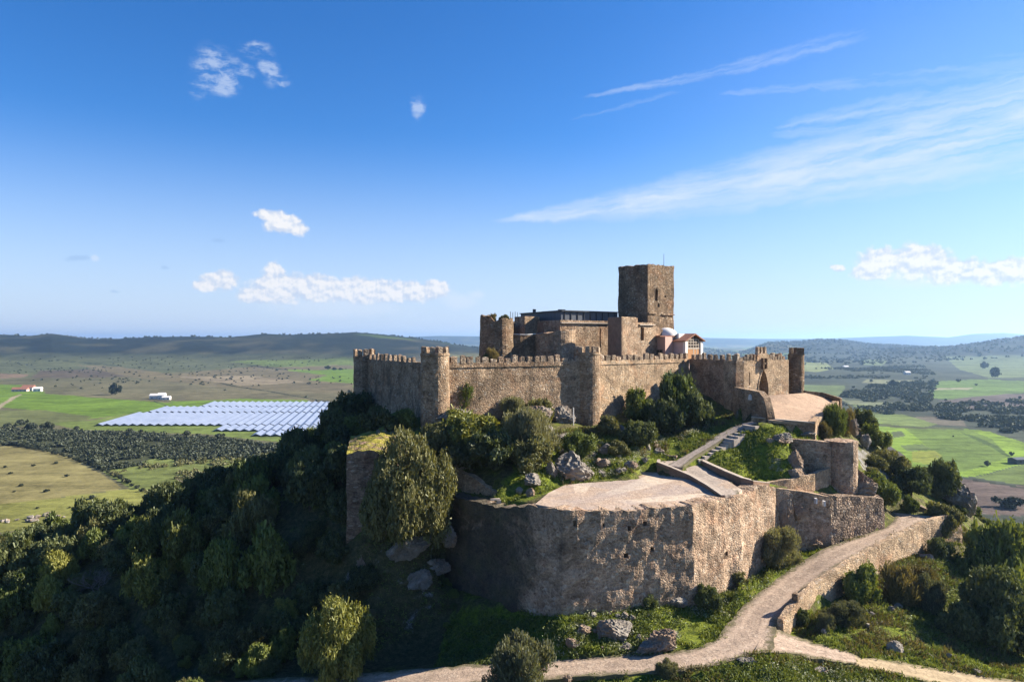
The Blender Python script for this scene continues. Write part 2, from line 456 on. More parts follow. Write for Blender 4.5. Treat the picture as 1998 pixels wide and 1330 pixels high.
def ribbon(st, sub=6, across=5, lift=0.0, jit=0.0):
    L = np.array([PZ(*a, z) for a, b, z in st]); R = np.array([PZ(*b, z) for a, b, z in st])

    def cr(A):
        out = []
        n = len(A)
        for i in range(n - 1):
            p0, p1, p2, p3 = A[max(i - 1, 0)], A[i], A[i + 1], A[min(i + 2, n - 1)]
            for k in range(sub):
                t = k / sub
                out.append(0.5 * ((2 * p1) + (p2 - p0) * t + (2 * p0 - 5 * p1 + 4 * p2 - p3) * t * t + (3 * p1 - p0 - 3 * p2 + p3) * t ** 3))
        out.append(A[-1])
        return np.array(out)
    L, R = cr(L), cr(R)
    V, Fc = [], []
    EDGE.clear()
    n = len(L)
    for i in range(n):
        d = R[i] - L[i]
        w = np.linalg.norm(d)
        for k in range(across + 1):
            t = k / across
            if jit and k in (0, across):
                e = (mnoise.noise((L[i][0] * 0.7 + k, L[i][1] * 0.7, 3.0)) * jit + mnoise.noise((L[i][0] * 2.1 + k, L[i][1] * 2.1, 3.0)) * jit * 0.5) / max(w, 0.1)
                t += e
            q = L[i] + d * t
            V.append((q[0], q[1], q[2] + lift + 0.04 * math.sin(2.3 * i + 5 * t)))
            EDGE.append(1 - abs(2 * k / across - 1))
    for i in range(n - 1):
        for k in range(across):
            a = i * (across + 1) + k
            Fc.append([a, a + 1, a + across + 2, a + across + 1])
    return np.array(V), Fc, list(EDGE)


def poly_sheet(pts):
    V = np.array(pts)
    c = V.mean(0)
    return np.vstack([V, c]), [[i, (i + 1) % len(pts), len(pts)] for i in range(len(pts))]


# bastion outline (outer top edge), left to right: x, y, top z, base z
BAST = [P(872, 962, 86.5), P(905, 974, 83.5), P(985, 990, 78.5), P(1042, 987, 75.0), P(1098, 994, 72.6), P(1225, 996, 74.2), P(1350, 985, 76.2), P(1425, 970, 81.0), P(1442, 967.5, 81.8),
        P(1465, 958, 84.3), P(1481, 950, 86.2), P(1500, 945, 88.0), P(1513, 951, 89.5)]
BASEZ = [-29.0, -28.8, -28.3, -28.0, -27.5, -27.4, -27.6, -27.6, -27.6, -27.5, -27.3, -26.6, -25.8]


def offs(pts, d):
    """offset an open polyline to its inner side"""
    q = [np.array(p[:2]) for p in pts]
    out = []
    for i in range(len(q)):
        t = np.zeros(2)
        if i > 0: t += (q[i] - q[i - 1]) / np.linalg.norm(q[i] - q[i - 1])
        if i < len(q) - 1: t += (q[i + 1] - q[i]) / np.linalg.norm(q[i + 1] - q[i])
        t /= np.linalg.norm(t)
        out.append(q[i] + np.array([-t[1], t[0]]) * d)
    return out


inn = offs(BAST, 1.5)


def terr_poly(inset):
    q = offs(BAST, inset)
    t = [(q[i][0], q[i][1], BAST[i][2] - 0.06) for i in (4, 5, 6, 7, 8)]
    t += [PZ(1448, 955, -17.4), PZ(1400, 925, -16.95), PZ(1310, 922, -17.2), PZ(1275, 920, -17.15), PZ(1250, 920, -17.1), PZ(1242, 934, -17.2), PZ(1170, 940, -17.3), PZ(1105, 944, -17.3), PZ(1070, 961, -17.2), PZ(1044, 983, -17.1)]
    return t


PLAZA = [PZ(1500, 819, -11.25), PZ(1590, 826, -11.6), PZ(1634, 784, -10.1), PZ(1575, 766, -8.6), PZ(1500, 771, -8.45), (34.6, 111.0, -8.9)]

ctrl = []
for a, b, z in PATH + BRANCH + TRACK + RAMP + STRIP:
    ctrl += [PZ(*a, z - 0.05), PZ(*b, z - 0.05)]
ctrl += [PZ(*q) for q in [
    (1200, 1182, -27.4), (1350, 1169, -27.7), (1420, 1144, -27.6), (1480, 1112, -27.4), (1515, 1066, -25.7), (1590, 1080, -26.2), (1000, 1168, -28.2), (905, 1155, -28.6), (860, 1140, -28.0),
    (1100, 1203, -27.5), (1240, 1240, -28.2), (1100, 1250, -28.9), (950, 1240, -30.8), (800, 1240, -32.6), (650, 1270, -33.6), (1330, 1210, -28.3),
    (1300, 1335, -29.8), (1600, 1322, -30.1), (1100, 1350, -30.9), (1500, 1300, -29.2), (1430, 1320, -29.5),
    (1700, 1250, -29.6), (1850, 1272, -31), (1998, 1250, -32.6), (1800, 1180, -29.7), (1700, 1150, -28.4), (1900, 1130, -31), (1870, 1048, -27.4), (1998, 1100, -33.5), (1900, 1010, -29), (1865, 965, -25.5), (1998, 1020, -34),
    (1600, 1205, -28.6), (1800, 955, -23), (1740, 925, -20.4), (1700, 900, -18.2), (1680, 845, -15), (1645, 802, -11.8),
    (850, 820, -10.7), (760, 822, -11.6), (690, 835, -14), (1146, 836, -13.1), (1000, 818, -11.2), (1250, 812, -12.0), (1400, 822, -12.3), (1450, 826, -12.2),
    (1000, 870, -14), (900, 872, -13.8), (830, 882, -14.2), (1110, 900, -15.7), (1200, 900, -15.4), (1200, 932, -17), (1050, 960, -17.6), (960, 952, -17.0), (1010, 982, -17.9),
    (1300, 862, -14.3), (1350, 852, -13.6), (1230, 862, -14.4), (1450, 870, -14.2), (1520, 850, -12.7), (1500, 900, -15.7), (1450, 920, -16.7), (1545, 922, -16.9), (1575, 942, -18.5), (1560, 840, -12.4),
    (676, 1042, -23.0), (780, 1060, -23.2), (700, 1052, -23.0), (860, 1075, -24.6), (800, 1105, -25.8), (720, 1110, -26.2), (600, 905, -18.3), (650, 852, -14.8), (560, 925, -22), (450, 965, -26.5), (300, 1018, -32), (130, 1078, -37.6), (0, 1098, -40),
    (550, 1085, -25.6), (450, 1105, -27.2), (350, 1132, -29), (250, 1152, -30.3), (130, 1172, -31.6), (0, 1195, -33.4), (-120, 1210, -35), (350, 1235, -32.8), (200, 1255, -35.2), (0, 1335, -40), (250, 1335, -37.2), (450, 1250, -33.0), (450, 1335, -35), (600, 1180, -30.6), (700, 1185, -30.4), (250, 1400, -39), (0, 1460, -43)]]
ctrl += [(0, 130, -7), (30, 132, -5), (-20, 135, -9), (40, 126, -8.6), (20, 150, -8), (41, 96.5, -17.4), (38.5, 98.5, -13.4), (46, 103, -13.8), (50, 100, -19.5),
         (-110, 130, -48), (-140, 130, -66), (-175, 130, -84), (-50, 150, -39), (-80, 150, -54), (-110, 165, -74), (-40, 200, -62), (-70, 205, -84), (-120, 100, -62), (-170, 90, -84),
         (80, 130, -38), (100, 110, -45), (125, 130, -64), (160, 150, -84), (60, 150, -27), (70, 185, -50), (0, 180, -22), (-40, 175, -36), (0, 235, -64), (60, 240, -84), (-30, 260, -88), (90, 210, -84), (120, 170, -80),
         (100, 70, -44), (150, 80, -80), (165, 30, -88), (0, 50, -33), (30, 50, -31.5), (-30, 52, -38), (70, 48, -36), (0, 5, -50), (-60, 20, -60), (60, 10, -50), (-100, 60, -66), (-150, 20, -86), (0, -40, -80), (-80, -30, -86), (80, -40, -80), (140, 260, -95), (-190, 200, -95), (-190, 20, -98), (190, 100, -98), (0, 300, -95)]
ctrl = np.array(ctrl, dtype=float)
_d = np.linalg.norm(ctrl[:, None, :2] - ctrl[None, :, :2], axis=2)
_keep = []
for i in range(len(ctrl)):
    if all(_d[i, j] > 0.9 for j in _keep): _keep.append(i)
ctrl = ctrl[_keep]
_d = np.linalg.norm(ctrl[:, None, :2] - ctrl[None, :, :2], axis=2)
n_ = len(ctrl)
A_ = np.zeros((n_ + 3, n_ + 3)); A_[:n_, :n_] = _d + np.eye(n_) * -0.25
A_[:n_, n_] = 1; A_[:n_, n_ + 1:] = ctrl[:, :2]; A_[n_, :n_] = 1; A_[n_ + 1:, :n_] = ctrl[:, :2].T
W_ = np.linalg.solve(A_, np.concatenate([ctrl[:, 2], np.zeros(3)]))


def natural(x, y):
    sh = x.shape
    x, y = x.ravel(), y.ravel()
    z = W_[n_] + W_[n_ + 1] * x + W_[n_ + 2] * y
    for i in range(n_):
        z += W_[i] * np.hypot(x - ctrl[i, 0], y - ctrl[i, 1])
    return z.reshape(sh)


def tri_z(x, y, VF):
    """height of a draped sheet at x, y (nan outside)"""
    out = np.full(x.shape, np.nan)
    V = np.asarray(VF[0])
    for f in VF[1]:
        for t in ([f] if len(f) == 3 else [[f[0], f[1], f[2]], [f[0], f[2], f[3]]]):
            a, b, c = V[t[0]], V[t[1]], V[t[2]]
            den = (b[1] - c[1]) * (a[0] - c[0]) + (c[0] - b[0]) * (a[1] - c[1])
            if abs(den) < 1e-9: continue
            bx0, bx1 = min(a[0], b[0], c[0]), max(a[0], b[0], c[0]); by0, by1 = min(a[1], b[1], c[1]), max(a[1], b[1], c[1])
            i0, i1 = np.searchsorted(GX, [bx0, bx1]); j0, j1 = np.searchsorted(GY, [by0, by1])
            if i1 <= i0 or j1 <= j0: continue
            xs, ys = x[j0:j1, i0:i1], y[j0:j1, i0:i1]
            l1 = ((b[1] - c[1]) * (xs - c[0]) + (c[0] - b[0]) * (ys - c[1])) / den
            l2 = ((c[1] - a[1]) * (xs - c[0]) + (a[0] - c[0]) * (ys - c[1])) / den
            l3 = 1 - l1 - l2
            ok = (l1 >= 0) & (l2 >= 0) & (l3 >= 0)
            zz = l1 * a[2] + l2 * b[2] + l3 * c[2]
            s = out[j0:j1, i0:i1]
            s[ok] = zz[ok]
    return out


G = 0.65
GX = np.concatenate([np.arange(-200, -95, 2.0), np.arange(-95, 85, G), np.arange(85, 190, 2.0)])
GY = np.concatenate([np.arange(-40, 58, 2.0), np.arange(58, 135, G), np.arange(135, 290, 2.0)])
gx, gy = np.meshgrid(GX, GY)
HZ = natural(gx, gy)
rough = fbm(gx / 6, gy / 6, 5, 4) - 0.5
HZ = HZ + rough * 1.5 + (fbm(gx / 1.7, gy / 1.7, 9, 3) - 0.5) * 0.55
# flat ground in front of the bastion, filled ground behind the walls
def strip_vf_(base, inner, outer, drop=0.25):
    a, o = offs(base, inner), offs(base, -outer)
    V = [(q[0], q[1], p[2]) for q, p in zip(a, base)] + [(q[0], q[1], p[2] - drop) for q, p in zip(o, base)]
    n = len(base)
    return V, [[i, i + 1, n + i + 1, n + i] for i in range(n - 1)]


U0, U1, U2 = P(1513, 952, 89.5), P(1620, 968, 91.0), P(1724, 975, 94.6)
FOOT = [
    [(p[0], p[1], z) for p, z in zip(BAST, BASEZ)],
    [(U0[0], U0[1], -26.0), (*P(1560, 957, 90.3)[:2], -26.4), (U1[0], U1[1], -26.0), (*P(1672, 969, 92.8)[:2], -25.4), (U2[0] + 0.3, U2[1], -24.9)],
    [(*P(1545, 856, 97.3)[:2], -15.6), (*P(1575, 856, 96.4)[:2], -18.0), (*P(1613, 859, 95.4)[:2], -18.6), (*P(1641, 859, 94.3)[:2], -19.4), (*P(1672, 859, 95.6)[:2], -19.6)],
    [(*P(1520, 1218, 70.5)[:2], -29.2), (*P(1590, 1150, 75.5)[:2], -28.9), (*P(1660, 1100, 82)[:2], -28.3), (*P(1750, 1052, 89.5)[:2], -27.4), (*P(1848, 1010, 97)[:2], -27.0), (*P(1880, 1008, 98.5)[:2], -27.0)],
    [(*P(868, 914, 89.5)[:2], -18.0), (*P(915, 925, 87.3)[:2], -18.4), (*P(940, 940, 86)[:2], -18.5), (*P(978, 962, 84.5)[:2], -18.5)],
    [(*P(1466, 816, 103.8)[:2], -12.9), (*P(1589, 827, 100.5)[:2], -13.4)],
]
for base in FOOT:
    zc = tri_z(gx, gy, strip_vf_(base, 0.5, 2.6 if base is not FOOT[2] else 1.6))
    HZ = np.where(np.isnan(zc), HZ, np.minimum(HZ, zc + rough * 0.7))
FILL = [
    [(inn[4][0], inn[4][1], -17.2), (inn[3][0], inn[3][1], -17.5), (inn[2][0], inn[2][1], -18.5), (inn[1][0], inn[1][1], -18.8), (inn[0][0], inn[0][1], -18.6), PZ(890, 955, -18.7), PZ(955, 968, -18.5), PZ(1010, 966, -17.9), PZ(1075, 955, -17.3)],
    [(inn[9][0], inn[9][1], -17.8), (inn[10][0], inn[10][1], -17.8), (inn[11][0], inn[11][1], -17.8), (inn[12][0], inn[12][1] + 0.4, -18.5), (U1[0] - 0.4, U1[1] + 2.0, -20.0), (U2[0] - 1.8, U2[1] + 1.4, -21.1), P(1715, 962, 101), P(1665, 950, 98.0), P(1600, 935, 95), P(1550, 935, 92), P(1480, 930, 91)],
]
for fp in FILL:
    zf = tri_z(gx, gy, poly_sheet(fp))
    HZ = np.where(np.isnan(zf), HZ, np.maximum(HZ, zf))
path_vf = ribbon(PATH, 6, 6, 0.0, 0.5); branch_vf = ribbon(BRANCH, 6, 4, -0.012, 0.4); track_vf = ribbon(TRACK, 6, 4, -0.02, 0.7)
ramp_vf = ribbon(RAMP, 4, 4); strip_vf = ribbon(STRIP, 4, 2)
terr_vf, terr_in, plaza_vf = poly_sheet(terr_poly(0.5)), poly_sheet(terr_poly(1.5)), poly_sheet(PLAZA)
SL = [(1338, 898), (1362, 886), (1383, 874), (1400, 864), (1414, 856), (1428, 847), (1446, 838), (1462, 830)]
SR = [(1356, 898), (1376, 889), (1396, 879), (1414, 868), (1427, 859), (1443, 847), (1458, 836), (1470, 829)]
stair_vf = ribbon([((a[0] - 6, a[1] + 2), (c[0] + 16, c[1] - 2), -15.85 + i / 7 * 4.1) for i, (a, c) in enumerate(zip(SL, SR))], 4, 3)
onsheet = np.zeros(gx.shape, bool)
for vf, dz in ((track_vf, .07), (branch_vf, .12), (path_vf, .14), (terr_in, .2), (plaza_vf, .2), (ramp_vf, .3), (stair_vf, .5), (strip_vf, .2)):
    zs = tri_z(gx, gy, vf)
    ok = ~np.isnan(zs)
    HZ[ok] = zs[ok] - dz
    onsheet |= ok


def hz(x, y):
    i = int(np.clip(np.searchsorted(GX, x) - 1, 0, len(GX) - 2)); j = int(np.clip(np.searchsorted(GY, y) - 1, 0, len(GY) - 2))
    fx = (x - GX[i]) / (GX[i + 1] - GX[i]); fy = (y - GY[j]) / (GY[j + 1] - GY[j])
    return float((HZ[j, i] * (1 - fx) + HZ[j, i + 1] * fx) * (1 - fy) + (HZ[j + 1, i] * (1 - fx) + HZ[j + 1, i + 1] * fx) * fy)


hpx, hpy = CX + F * gx / np.maximum(gy, 1), CY - F * HZ / np.maximum(gy, 1)
lush = np.full(gx.shape, 0.45); dirtm = np.zeros(gx.shape); rockm = np.zeros(gx.shape)


def paint(arr, poly, val):
    arr[in_poly(hpx, hpy, poly) & (gy > 55) & (gy < 128)] = val


paint(lush, [(1340, 900), (1460, 830), (1580, 835), (1620, 880), (1600, 945), (1480, 945)], 0.85)
paint(lush, [(1080, 840), (1420, 810), (1450, 830), (1300, 910), (1100, 950), (980, 995), (960, 960)], 0.7)
paint(lush, [(680, 1050), (880, 1060), (900, 1180), (860, 1300), (680, 1300)], 0.2)
paint(lush, [(880, 1190), (1100, 1190), (1400, 1150), (1560, 1060), (1620, 1065), (1400, 1260), (1100, 1285), (850, 1300)], 0.75)
paint(lush, [(1480, 1200), (1998, 1200), (1998, 1330), (1680, 1290)], 0.62)
paint(lush, [(1120, 1315), (1480, 1270), (1660, 1300), (1700, 1400), (1100, 1400)], 0.6)
paint(lush, [(1640, 1040), (1880, 1040), (1900, 1130), (1740, 1190), (1660, 1150)], 0.15)
paint(dirtm, [(1690, 1040), (1880, 1050), (1850, 1120), (1740, 1150)], 0.35)
paint(rockm, [(1640, 800), (1720, 830), (1780, 930), (1700, 960), (1660, 860)], 0.45)
paint(rockm, [(1080, 850), (1230, 850), (1200, 930), (1080, 940)], 0.3)
lush -= (gx < -18) * 0.15
dirtm += 0.05
dzx, dzy = np.gradient(HZ, GX, axis=1), np.gradient(HZ, GY, axis=0)
slope = np.hypot(dzx, dzy)
rockm += np.clip((slope - 0.75) * 0.5, 0, 0.45)
near_path = onsheet.copy()
for sh in (1, 2):
    near_path |= np.roll(onsheet, sh, 0) | np.roll(onsheet, -sh, 0) | np.roll(onsheet, sh, 1) | np.roll(onsheet, -sh, 1)
dirtm += near_path * 0.3


def grid_faces(nx, ny):
    a = np.arange(nx * ny).reshape(ny, nx)
    return np.stack([a[:-1, :-1].ravel(), a[:-1, 1:].ravel(), a[1:, 1:].ravel(), a[1:, :-1].ravel()], 1)


hv = np.stack([gx.ravel(), gy.ravel(), HZ.ravel()], 1)
hattr = np.stack([lush.ravel(), dirtm.ravel(), rockm.ravel(), np.ones(gx.size)], 1)
single('hill', (hv, grid_faces(len(GX), len(GY))), hill_mat(), 'rocky castle hill with grass, scrub and bare earth', 'hill', kind='structure', smooth=True, attr=hattr)


def sheet(name, vf, mat, label, cat):
    V = np.array(vf[0]); Fc = vf[1]
    # a skirt so that the paving has a visible thickness
    cnt = {}
    for f in Fc:
        for i in range(len(f)):
            e = (f[i], f[(i + 1) % len(f)])
            if (e[1], e[0]) in cnt: del cnt[(e[1], e[0])]
            else: cnt[e] = 1
    Vn = [tuple(v) for v in V]; Fn = [list(f) for f in Fc]
    E = list(vf[2]) if len(vf) > 2 else [1.0] * len(V)
    low = {}
    for a, b in cnt:
        for q in (a, b):
            if q not in low:
                low[q] = len(Vn); Vn.append((V[q][0], V[q][1], V[q][2] - 0.002)); Vn.append((V[q][0], V[q][1], V[q][2] - 0.4)); E += [E[q], E[q]]
        Fn.append([low[b], low[a], low[a] + 1, low[b] + 1])
    return single(name, (Vn, Fn), mat, label, cat, kind='structure', smooth=True, attr=[(e, e, e, 1) for e in E])


sheet('path', path_vf, M_path, 'cobbled path climbing to the castle', 'path')
sheet('path', branch_vf, M_path, 'cobbled side path branching off towards the sandy track', 'path')
sheet('path', track_vf, M_sand, 'sandy dirt track in the grass', 'path')
sheet('terrace', terr_vf, M_terr, 'cobbled terrace on top of the bastion', 'terrace')
sheet('terrace', plaza_vf, M_plaza, 'bare earth forecourt before the castle gate', 'terrace')
sheet('path', ramp_vf, M_slab, 'stone ramp rising from the terrace', 'path')
sheet('path', strip_vf, M_slab, 'smooth stone strip beside the steps', 'path')


# ------------------------------------------------------------------ masonry builders
def nz3(x, y, z, f, s=0.0):
    return mnoise.noise((x * f + s, y * f - s, z * f + s))


def resample(pts, step):
    out = []
    for i in range(len(pts) - 1):
        a, b = np.array(pts[i], float), np.array(pts[i + 1], float)
        n = max(1, int(round(np.linalg.norm((b - a)[:2]) / step)))
        for k in range(n):
            out.append(a + (b - a) * k / n)
    out.append(np.array(pts[-1], float))
    return out


def wall_vf(pts, thick, step=0.7, jit=0.09, topjit=0.10, batter=0.0):
    """pts: (x, y, zbottom, ztop) along the outer face, left to right as seen from outside"""
    S = resample(pts, step)
    n = len(S)
    xy = [s[:2] for s in S]
    nrm = []
    for i in range(n):
        t = np.zeros(2)
        if i > 0: d = xy[i] - xy[i - 1]; t += d / np.linalg.norm(d)
        if i < n - 1: d = xy[i + 1] - xy[i]; t += d / np.linalg.norm(d)
        t /= np.linalg.norm(t)
        nrm.append(np.array([t[1], -t[0]]))
    rows = max(2, int(max(s[3] - s[2] for s in S) / step))
    V, Fc = [], []
    for i in range(n):
        zb, zt = S[i][2], S[i][3] + nz3(xy[i][0], xy[i][1], 0, 0.8) * topjit + nz3(xy[i][0], xy[i][1], 5, 2.3) * topjit * 0.6
        for side in (0, 1):
            for k in range(rows + 1):
                t = k / rows
                z = zb + (zt - zb) * t
                q = xy[i] + nrm[i] * (batter * (1 - t))
                if side: q = xy[i] - nrm[i] * thick
                j = (nz3(q[0], q[1], z, 0.55, 2) + 0.6 * nz3(q[0], q[1], z, 1.7, 5)) * jit
                q = q + nrm[i] * (j if not side else -j)
                V.append((q[0], q[1], z))
    R = rows + 1
    o = lambda i, s, k: (i * 2 + s) * R + k
    for i in range(n - 1):
        for k in range(rows):
            Fc.append([o(i, 0, k), o(i + 1, 0, k), o(i + 1, 0, k + 1), o(i, 0, k + 1)])
            Fc.append([o(i, 1, k + 1), o(i + 1, 1, k + 1), o(i + 1, 1, k), o(i, 1, k)])
        Fc.append([o(i, 0, rows), o(i + 1, 0, rows), o(i + 1, 1, rows), o(i, 1, rows)])
        Fc.append([o(i, 1, 0), o(i + 1, 1, 0), o(i + 1, 0, 0), o(i, 0, 0)])
    for k in range(rows):
        Fc.append([o(0, 1, k), o(0, 0, k), o(0, 0, k + 1), o(0, 1, k + 1)])
        Fc.append([o(n - 1, 0, k), o(n - 1, 1, k), o(n - 1, 1, k + 1), o(n - 1, 0, k + 1)])
    return V, Fc


def ring_vf(loop, zb, zt, step=0.7, jit=0.08, topjit=0.05, topf=None, scale_base=1.0):
    """closed tower on a footprint (counter-clockwise from above)"""
    L = [np.array(p[:2], float) for p in loop]
    L2 = []
    for i in range(len(L)):
        a, b = L[i], L[(i + 1) % len(L)]
        m = max(1, int(round(np.linalg.norm(b - a) / step)))
        for k in range(m): L2.append(a + (b - a) * k / m)
    c = np.mean(L2, axis=0)
    n = len(L2)
    rows = max(2, int((zt - zb) / step))
    V, Fc = [], []
    for k in range(rows + 1):
        t = k / rows
        for q in L2:
            top = zt + (topf(q) if topf else 0) + nz3(q[0], q[1], 1, 1.1) * topjit
            z = zb + (top - zb) * t
            s = scale_base + (1 - scale_base) * t
            d = (q - c) * s
            l = np.linalg.norm(d)
            d = d * (1 + (nz3(q[0], q[1], z, 0.6, 1) + 0.6 * nz3(q[0], q[1], z, 1.8, 4)) * jit / l)
            V.append((c[0] + d[0], c[1] + d[1], z))
    for k in range(rows):
        for i in range(n):
            j = (i + 1) % n
            Fc.append([k * n + i, k * n + j, (k + 1) * n + j, (k + 1) * n + i])
    # uneven top built of inner rings
    last = rows * n
    zm = np.mean([V[rows * n + i][2] for i in range(n)])
    for s in (0.8, 0.55, 0.3):
        st = len(V)
        for i in range(n):
            o = V[rows * n + i]
            q = (c[0] + (o[0] - c[0]) * s, c[1] + (o[1] - c[1]) * s)
            zf = zt + topf(q) if topf else o[2] * s + zm * (1 - s)
            V.append((q[0], q[1], zf + nz3(q[0], q[1], 2, 0.9) * topjit + nz3(q[0], q[1], 2, 2.2) * topjit * 0.4))
        Fc += [[last + i, last + (i + 1) % n, st + (i + 1) % n, st + i] for i in range(n)]
        last = st
    V.append((c[0], c[1], np.mean([V[last + i][2] for i in range(n)])))
    Fc += [[last + i, last + (i + 1) % n, len(V) - 1] for i in range(n)]
    Fc.append([i for i in range(n)][::-1])
    return V, Fc


def circle(cx, cy, r, n=30):
    return [(cx + r * math.cos(2 * math.pi * i / n), cy + r * math.sin(2 * math.pi * i / n)) for i in range(n)]


def box_vf(c, d, lx, ly, z0, z1, jit=0.0, cap=0.0):
    """box centred at c (x, y), long axis along d, lx by ly; cap raises a little ridge on top"""
    d = np.array(d[:2], float); d /= np.linalg.norm(d)
    nn = np.array([d[1], -d[0]])
    V = []
    for z in (z0, z1):
        for sx, sy in ((-1, 1), (1, 1), (1, -1), (-1, -1)):
            q = np.array(c[:2]) + d * sx * lx / 2 + nn * sy * ly / 2
            V.append([q[0] + random.uniform(-jit, jit), q[1] + random.uniform(-jit, jit), z + random.uniform(-jit, jit)])
    Fc = [[3, 2, 1, 0], [0, 1, 5, 4], [1, 2, 6, 5], [2, 3, 7, 6], [3, 0, 4, 7]]
    if cap:
        m = np.mean([V[4], V[5], V[6], V[7]], axis=0); m[2] += cap
        V.append(list(m)); Fc += [[4, 5, 8], [5, 6, 8], [6, 7, 8], [7, 4, 8]]
    else:
        Fc.append([4, 5, 6, 7])
    return V, Fc


def tube_vf(p0, p1, r0, r1, n=6):
    p0, p1 = np.array(p0, float), np.array(p1, float)
    d = p1 - p0; d /= np.linalg.norm(d)
    a = np.cross(d, (0, 0, 1) if abs(d[2]) < 0.9 else (1, 0, 0)); a /= np.linalg.norm(a); b = np.cross(d, a)
    V = []
    for p, r in ((p0, r0), (p1, r1)):
        for i in range(n):
            t = 2 * math.pi * i / n
            V.append(tuple(p + (a * math.cos(t) + b * math.sin(t)) * r))
    Fc = [[i, (i + 1) % n, n + (i + 1) % n, n + i] for i in range(n)]
    Fc += [list(range(n))[::-1], list(range(n, 2 * n))]
    return V, Fc


def prism_vf(profile, org, d, nrm, front, back):
    """profile of (s, z) points extruded from front to back along the normal"""
    d = np.array(d[:2], float); d /= np.linalg.norm(d); nrm = np.array([d[1], -d[0]])
    V = []
    for off in (front, back):
        for s, z in profile:
            q = np.array(org[:2]) + d * s + nrm * off
            V.append((q[0], q[1], z))
    n = len(profile)
    Fc = [[i, (i + 1) % n, n + (i + 1) % n, n + i] for i in range(n)] + [list(range(n))[::-1], list(range(n, 2 * n))]
    return V, Fc


def cut(VF, cutters):
    """carve real recesses into a wall"""
    a = put('tmp', mesh_data('tmp', VF[0], VF[1]))
    cs = []
    for k in cutters:
        c = put('tmpc', mesh_data('tmpc', k[0], k[1])); cs.append(c)
        # normals out
        import bmesh
        bm = bmesh.new(); bm.from_mesh(c.data); bmesh.ops.recalc_face_normals(bm, faces=bm.faces); bm.to_mesh(c.data); bm.free()
        md = a.modifiers.new('b', 'BOOLEAN'); md.operation = 'DIFFERENCE'; md.object = c; md.solver = 'EXACT'
    import bmesh
    bm = bmesh.new(); bm.from_mesh(a.data); bmesh.ops.recalc_face_normals(bm, faces=bm.faces); bm.to_mesh(a.data); bm.free()
    dg = bpy.context.evaluated_depsgraph_get(); dg.update()
    me = bpy.data.meshes.new_from_object(a.evaluated_get(dg))
    V = [tuple(v.co) for v in me.vertices]; Fc = [list(p.vertices) for p in me.polygons]
    for o in [a] + cs: bpy.data.objects.remove(o)
    return V, Fc


def merlons(root, a, b, z0a, z0b, h, count, wid, mat=None, inset=0.30, thick=0.5, skip=()):
    """evenly spaced merlons from a to b along a wall top, one mesh each"""
    a, b = np.array(a[:2], float), np.array(b[:2], float)
    d = b - a; L = np.linalg.norm(d); d /= L
    nn = np.array([d[1], -d[0]])
    for i in range(count):
        if i in skip or (count > 10 and random.random() < 0.05): continue
        t = (i + 0.5 + random.uniform(-0.09, 0.09)) / count
        c = a + d * L * t - nn * inset
        z0 = z0a + (z0b - z0a) * t
        hh = h * random.choice((0.55, 0.8, 0.9, 1.0, 1.0, 1.08, 1.15)) * random.uniform(0.92, 1.06)
        part('merlon', box_vf(c, d, wid * random.uniform(0.75, 1.18), thick, z0 - 0.15, z0 + hh, 0.07, random.choice((0, 0.08, 0.14))), mat or M_cap, root)


# ------------------------------------------------------------------ outer curtain wall and its towers
T2, T3 = (X_at(849, 97), 97.0), (X_at(1146, 109.6), 109.6)
GC = (-25.1, 122.0)
CB, DE, EF = (30.6, 124.0), (35.0, 112.0), (45.9, 119.0)


def curtain(label, pts, n, wid, h=0.85, mat=M_wall, zt=-3.05, thick=1.5, skip=(), cutters=None):
    root = thing('curtain_wall', label, 'castle wall', (pts[0][0], pts[0][1], pts[0][2]), 'crenellated curtain walls')
    vf = wall_vf([(x, y, zb, zt) for x, y, zb in pts], thick, batter=0.25)
    if cutters: vf = cut(vf, cutters)
    part('masonry', vf, mat, root)
    # a thin string course under the merlons
    S = [(x, y, zt - 0.62, zt - 0.45) for x, y, zb in pts]
    nx, ny = norm_of(pts)
    part('string_course', wall_vf([(x + nx * 0.12, y + ny * 0.12, a, b) for x, y, a, b in S], 0.3, 0.9, 0.03, 0.03), mat, root)
    for i in range(len(pts) - 1):
        merlons(root, pts[i], pts[i + 1], zt, zt, h, n, wid, skip=skip)
    return root


def norm_of(pts):
    d = np.array(pts[-1][:2], float) - np.array(pts[0][:2], float); d /= np.linalg.norm(d)
    return (d[1], -d[0])


curtain('shaded crenellated wall between the far corner tower and the first round tower', [(GC[0] + 0.6, GC[1] - 0.9, -16), (T2[0] - 0.8, T2[1] + 1.0, -15)], 14, 0.9)
curtain('long crenellated wall between the two round towers behind the bushes', [(T2[0] + 1.0, T2[1] + 0.9, -15), (T3[0] - 1.0, T3[1] - 1.3, -17)], 19, 0.85)
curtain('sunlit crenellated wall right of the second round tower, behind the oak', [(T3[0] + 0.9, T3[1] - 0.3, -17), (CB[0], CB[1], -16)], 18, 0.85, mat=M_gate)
curtain('short shaded crenellated wall turning forward to the gatehouse', [(CB[0] + 0.05, CB[1] - 0.05, -16), (DE[0], DE[1], -16)], 8, 0.75)


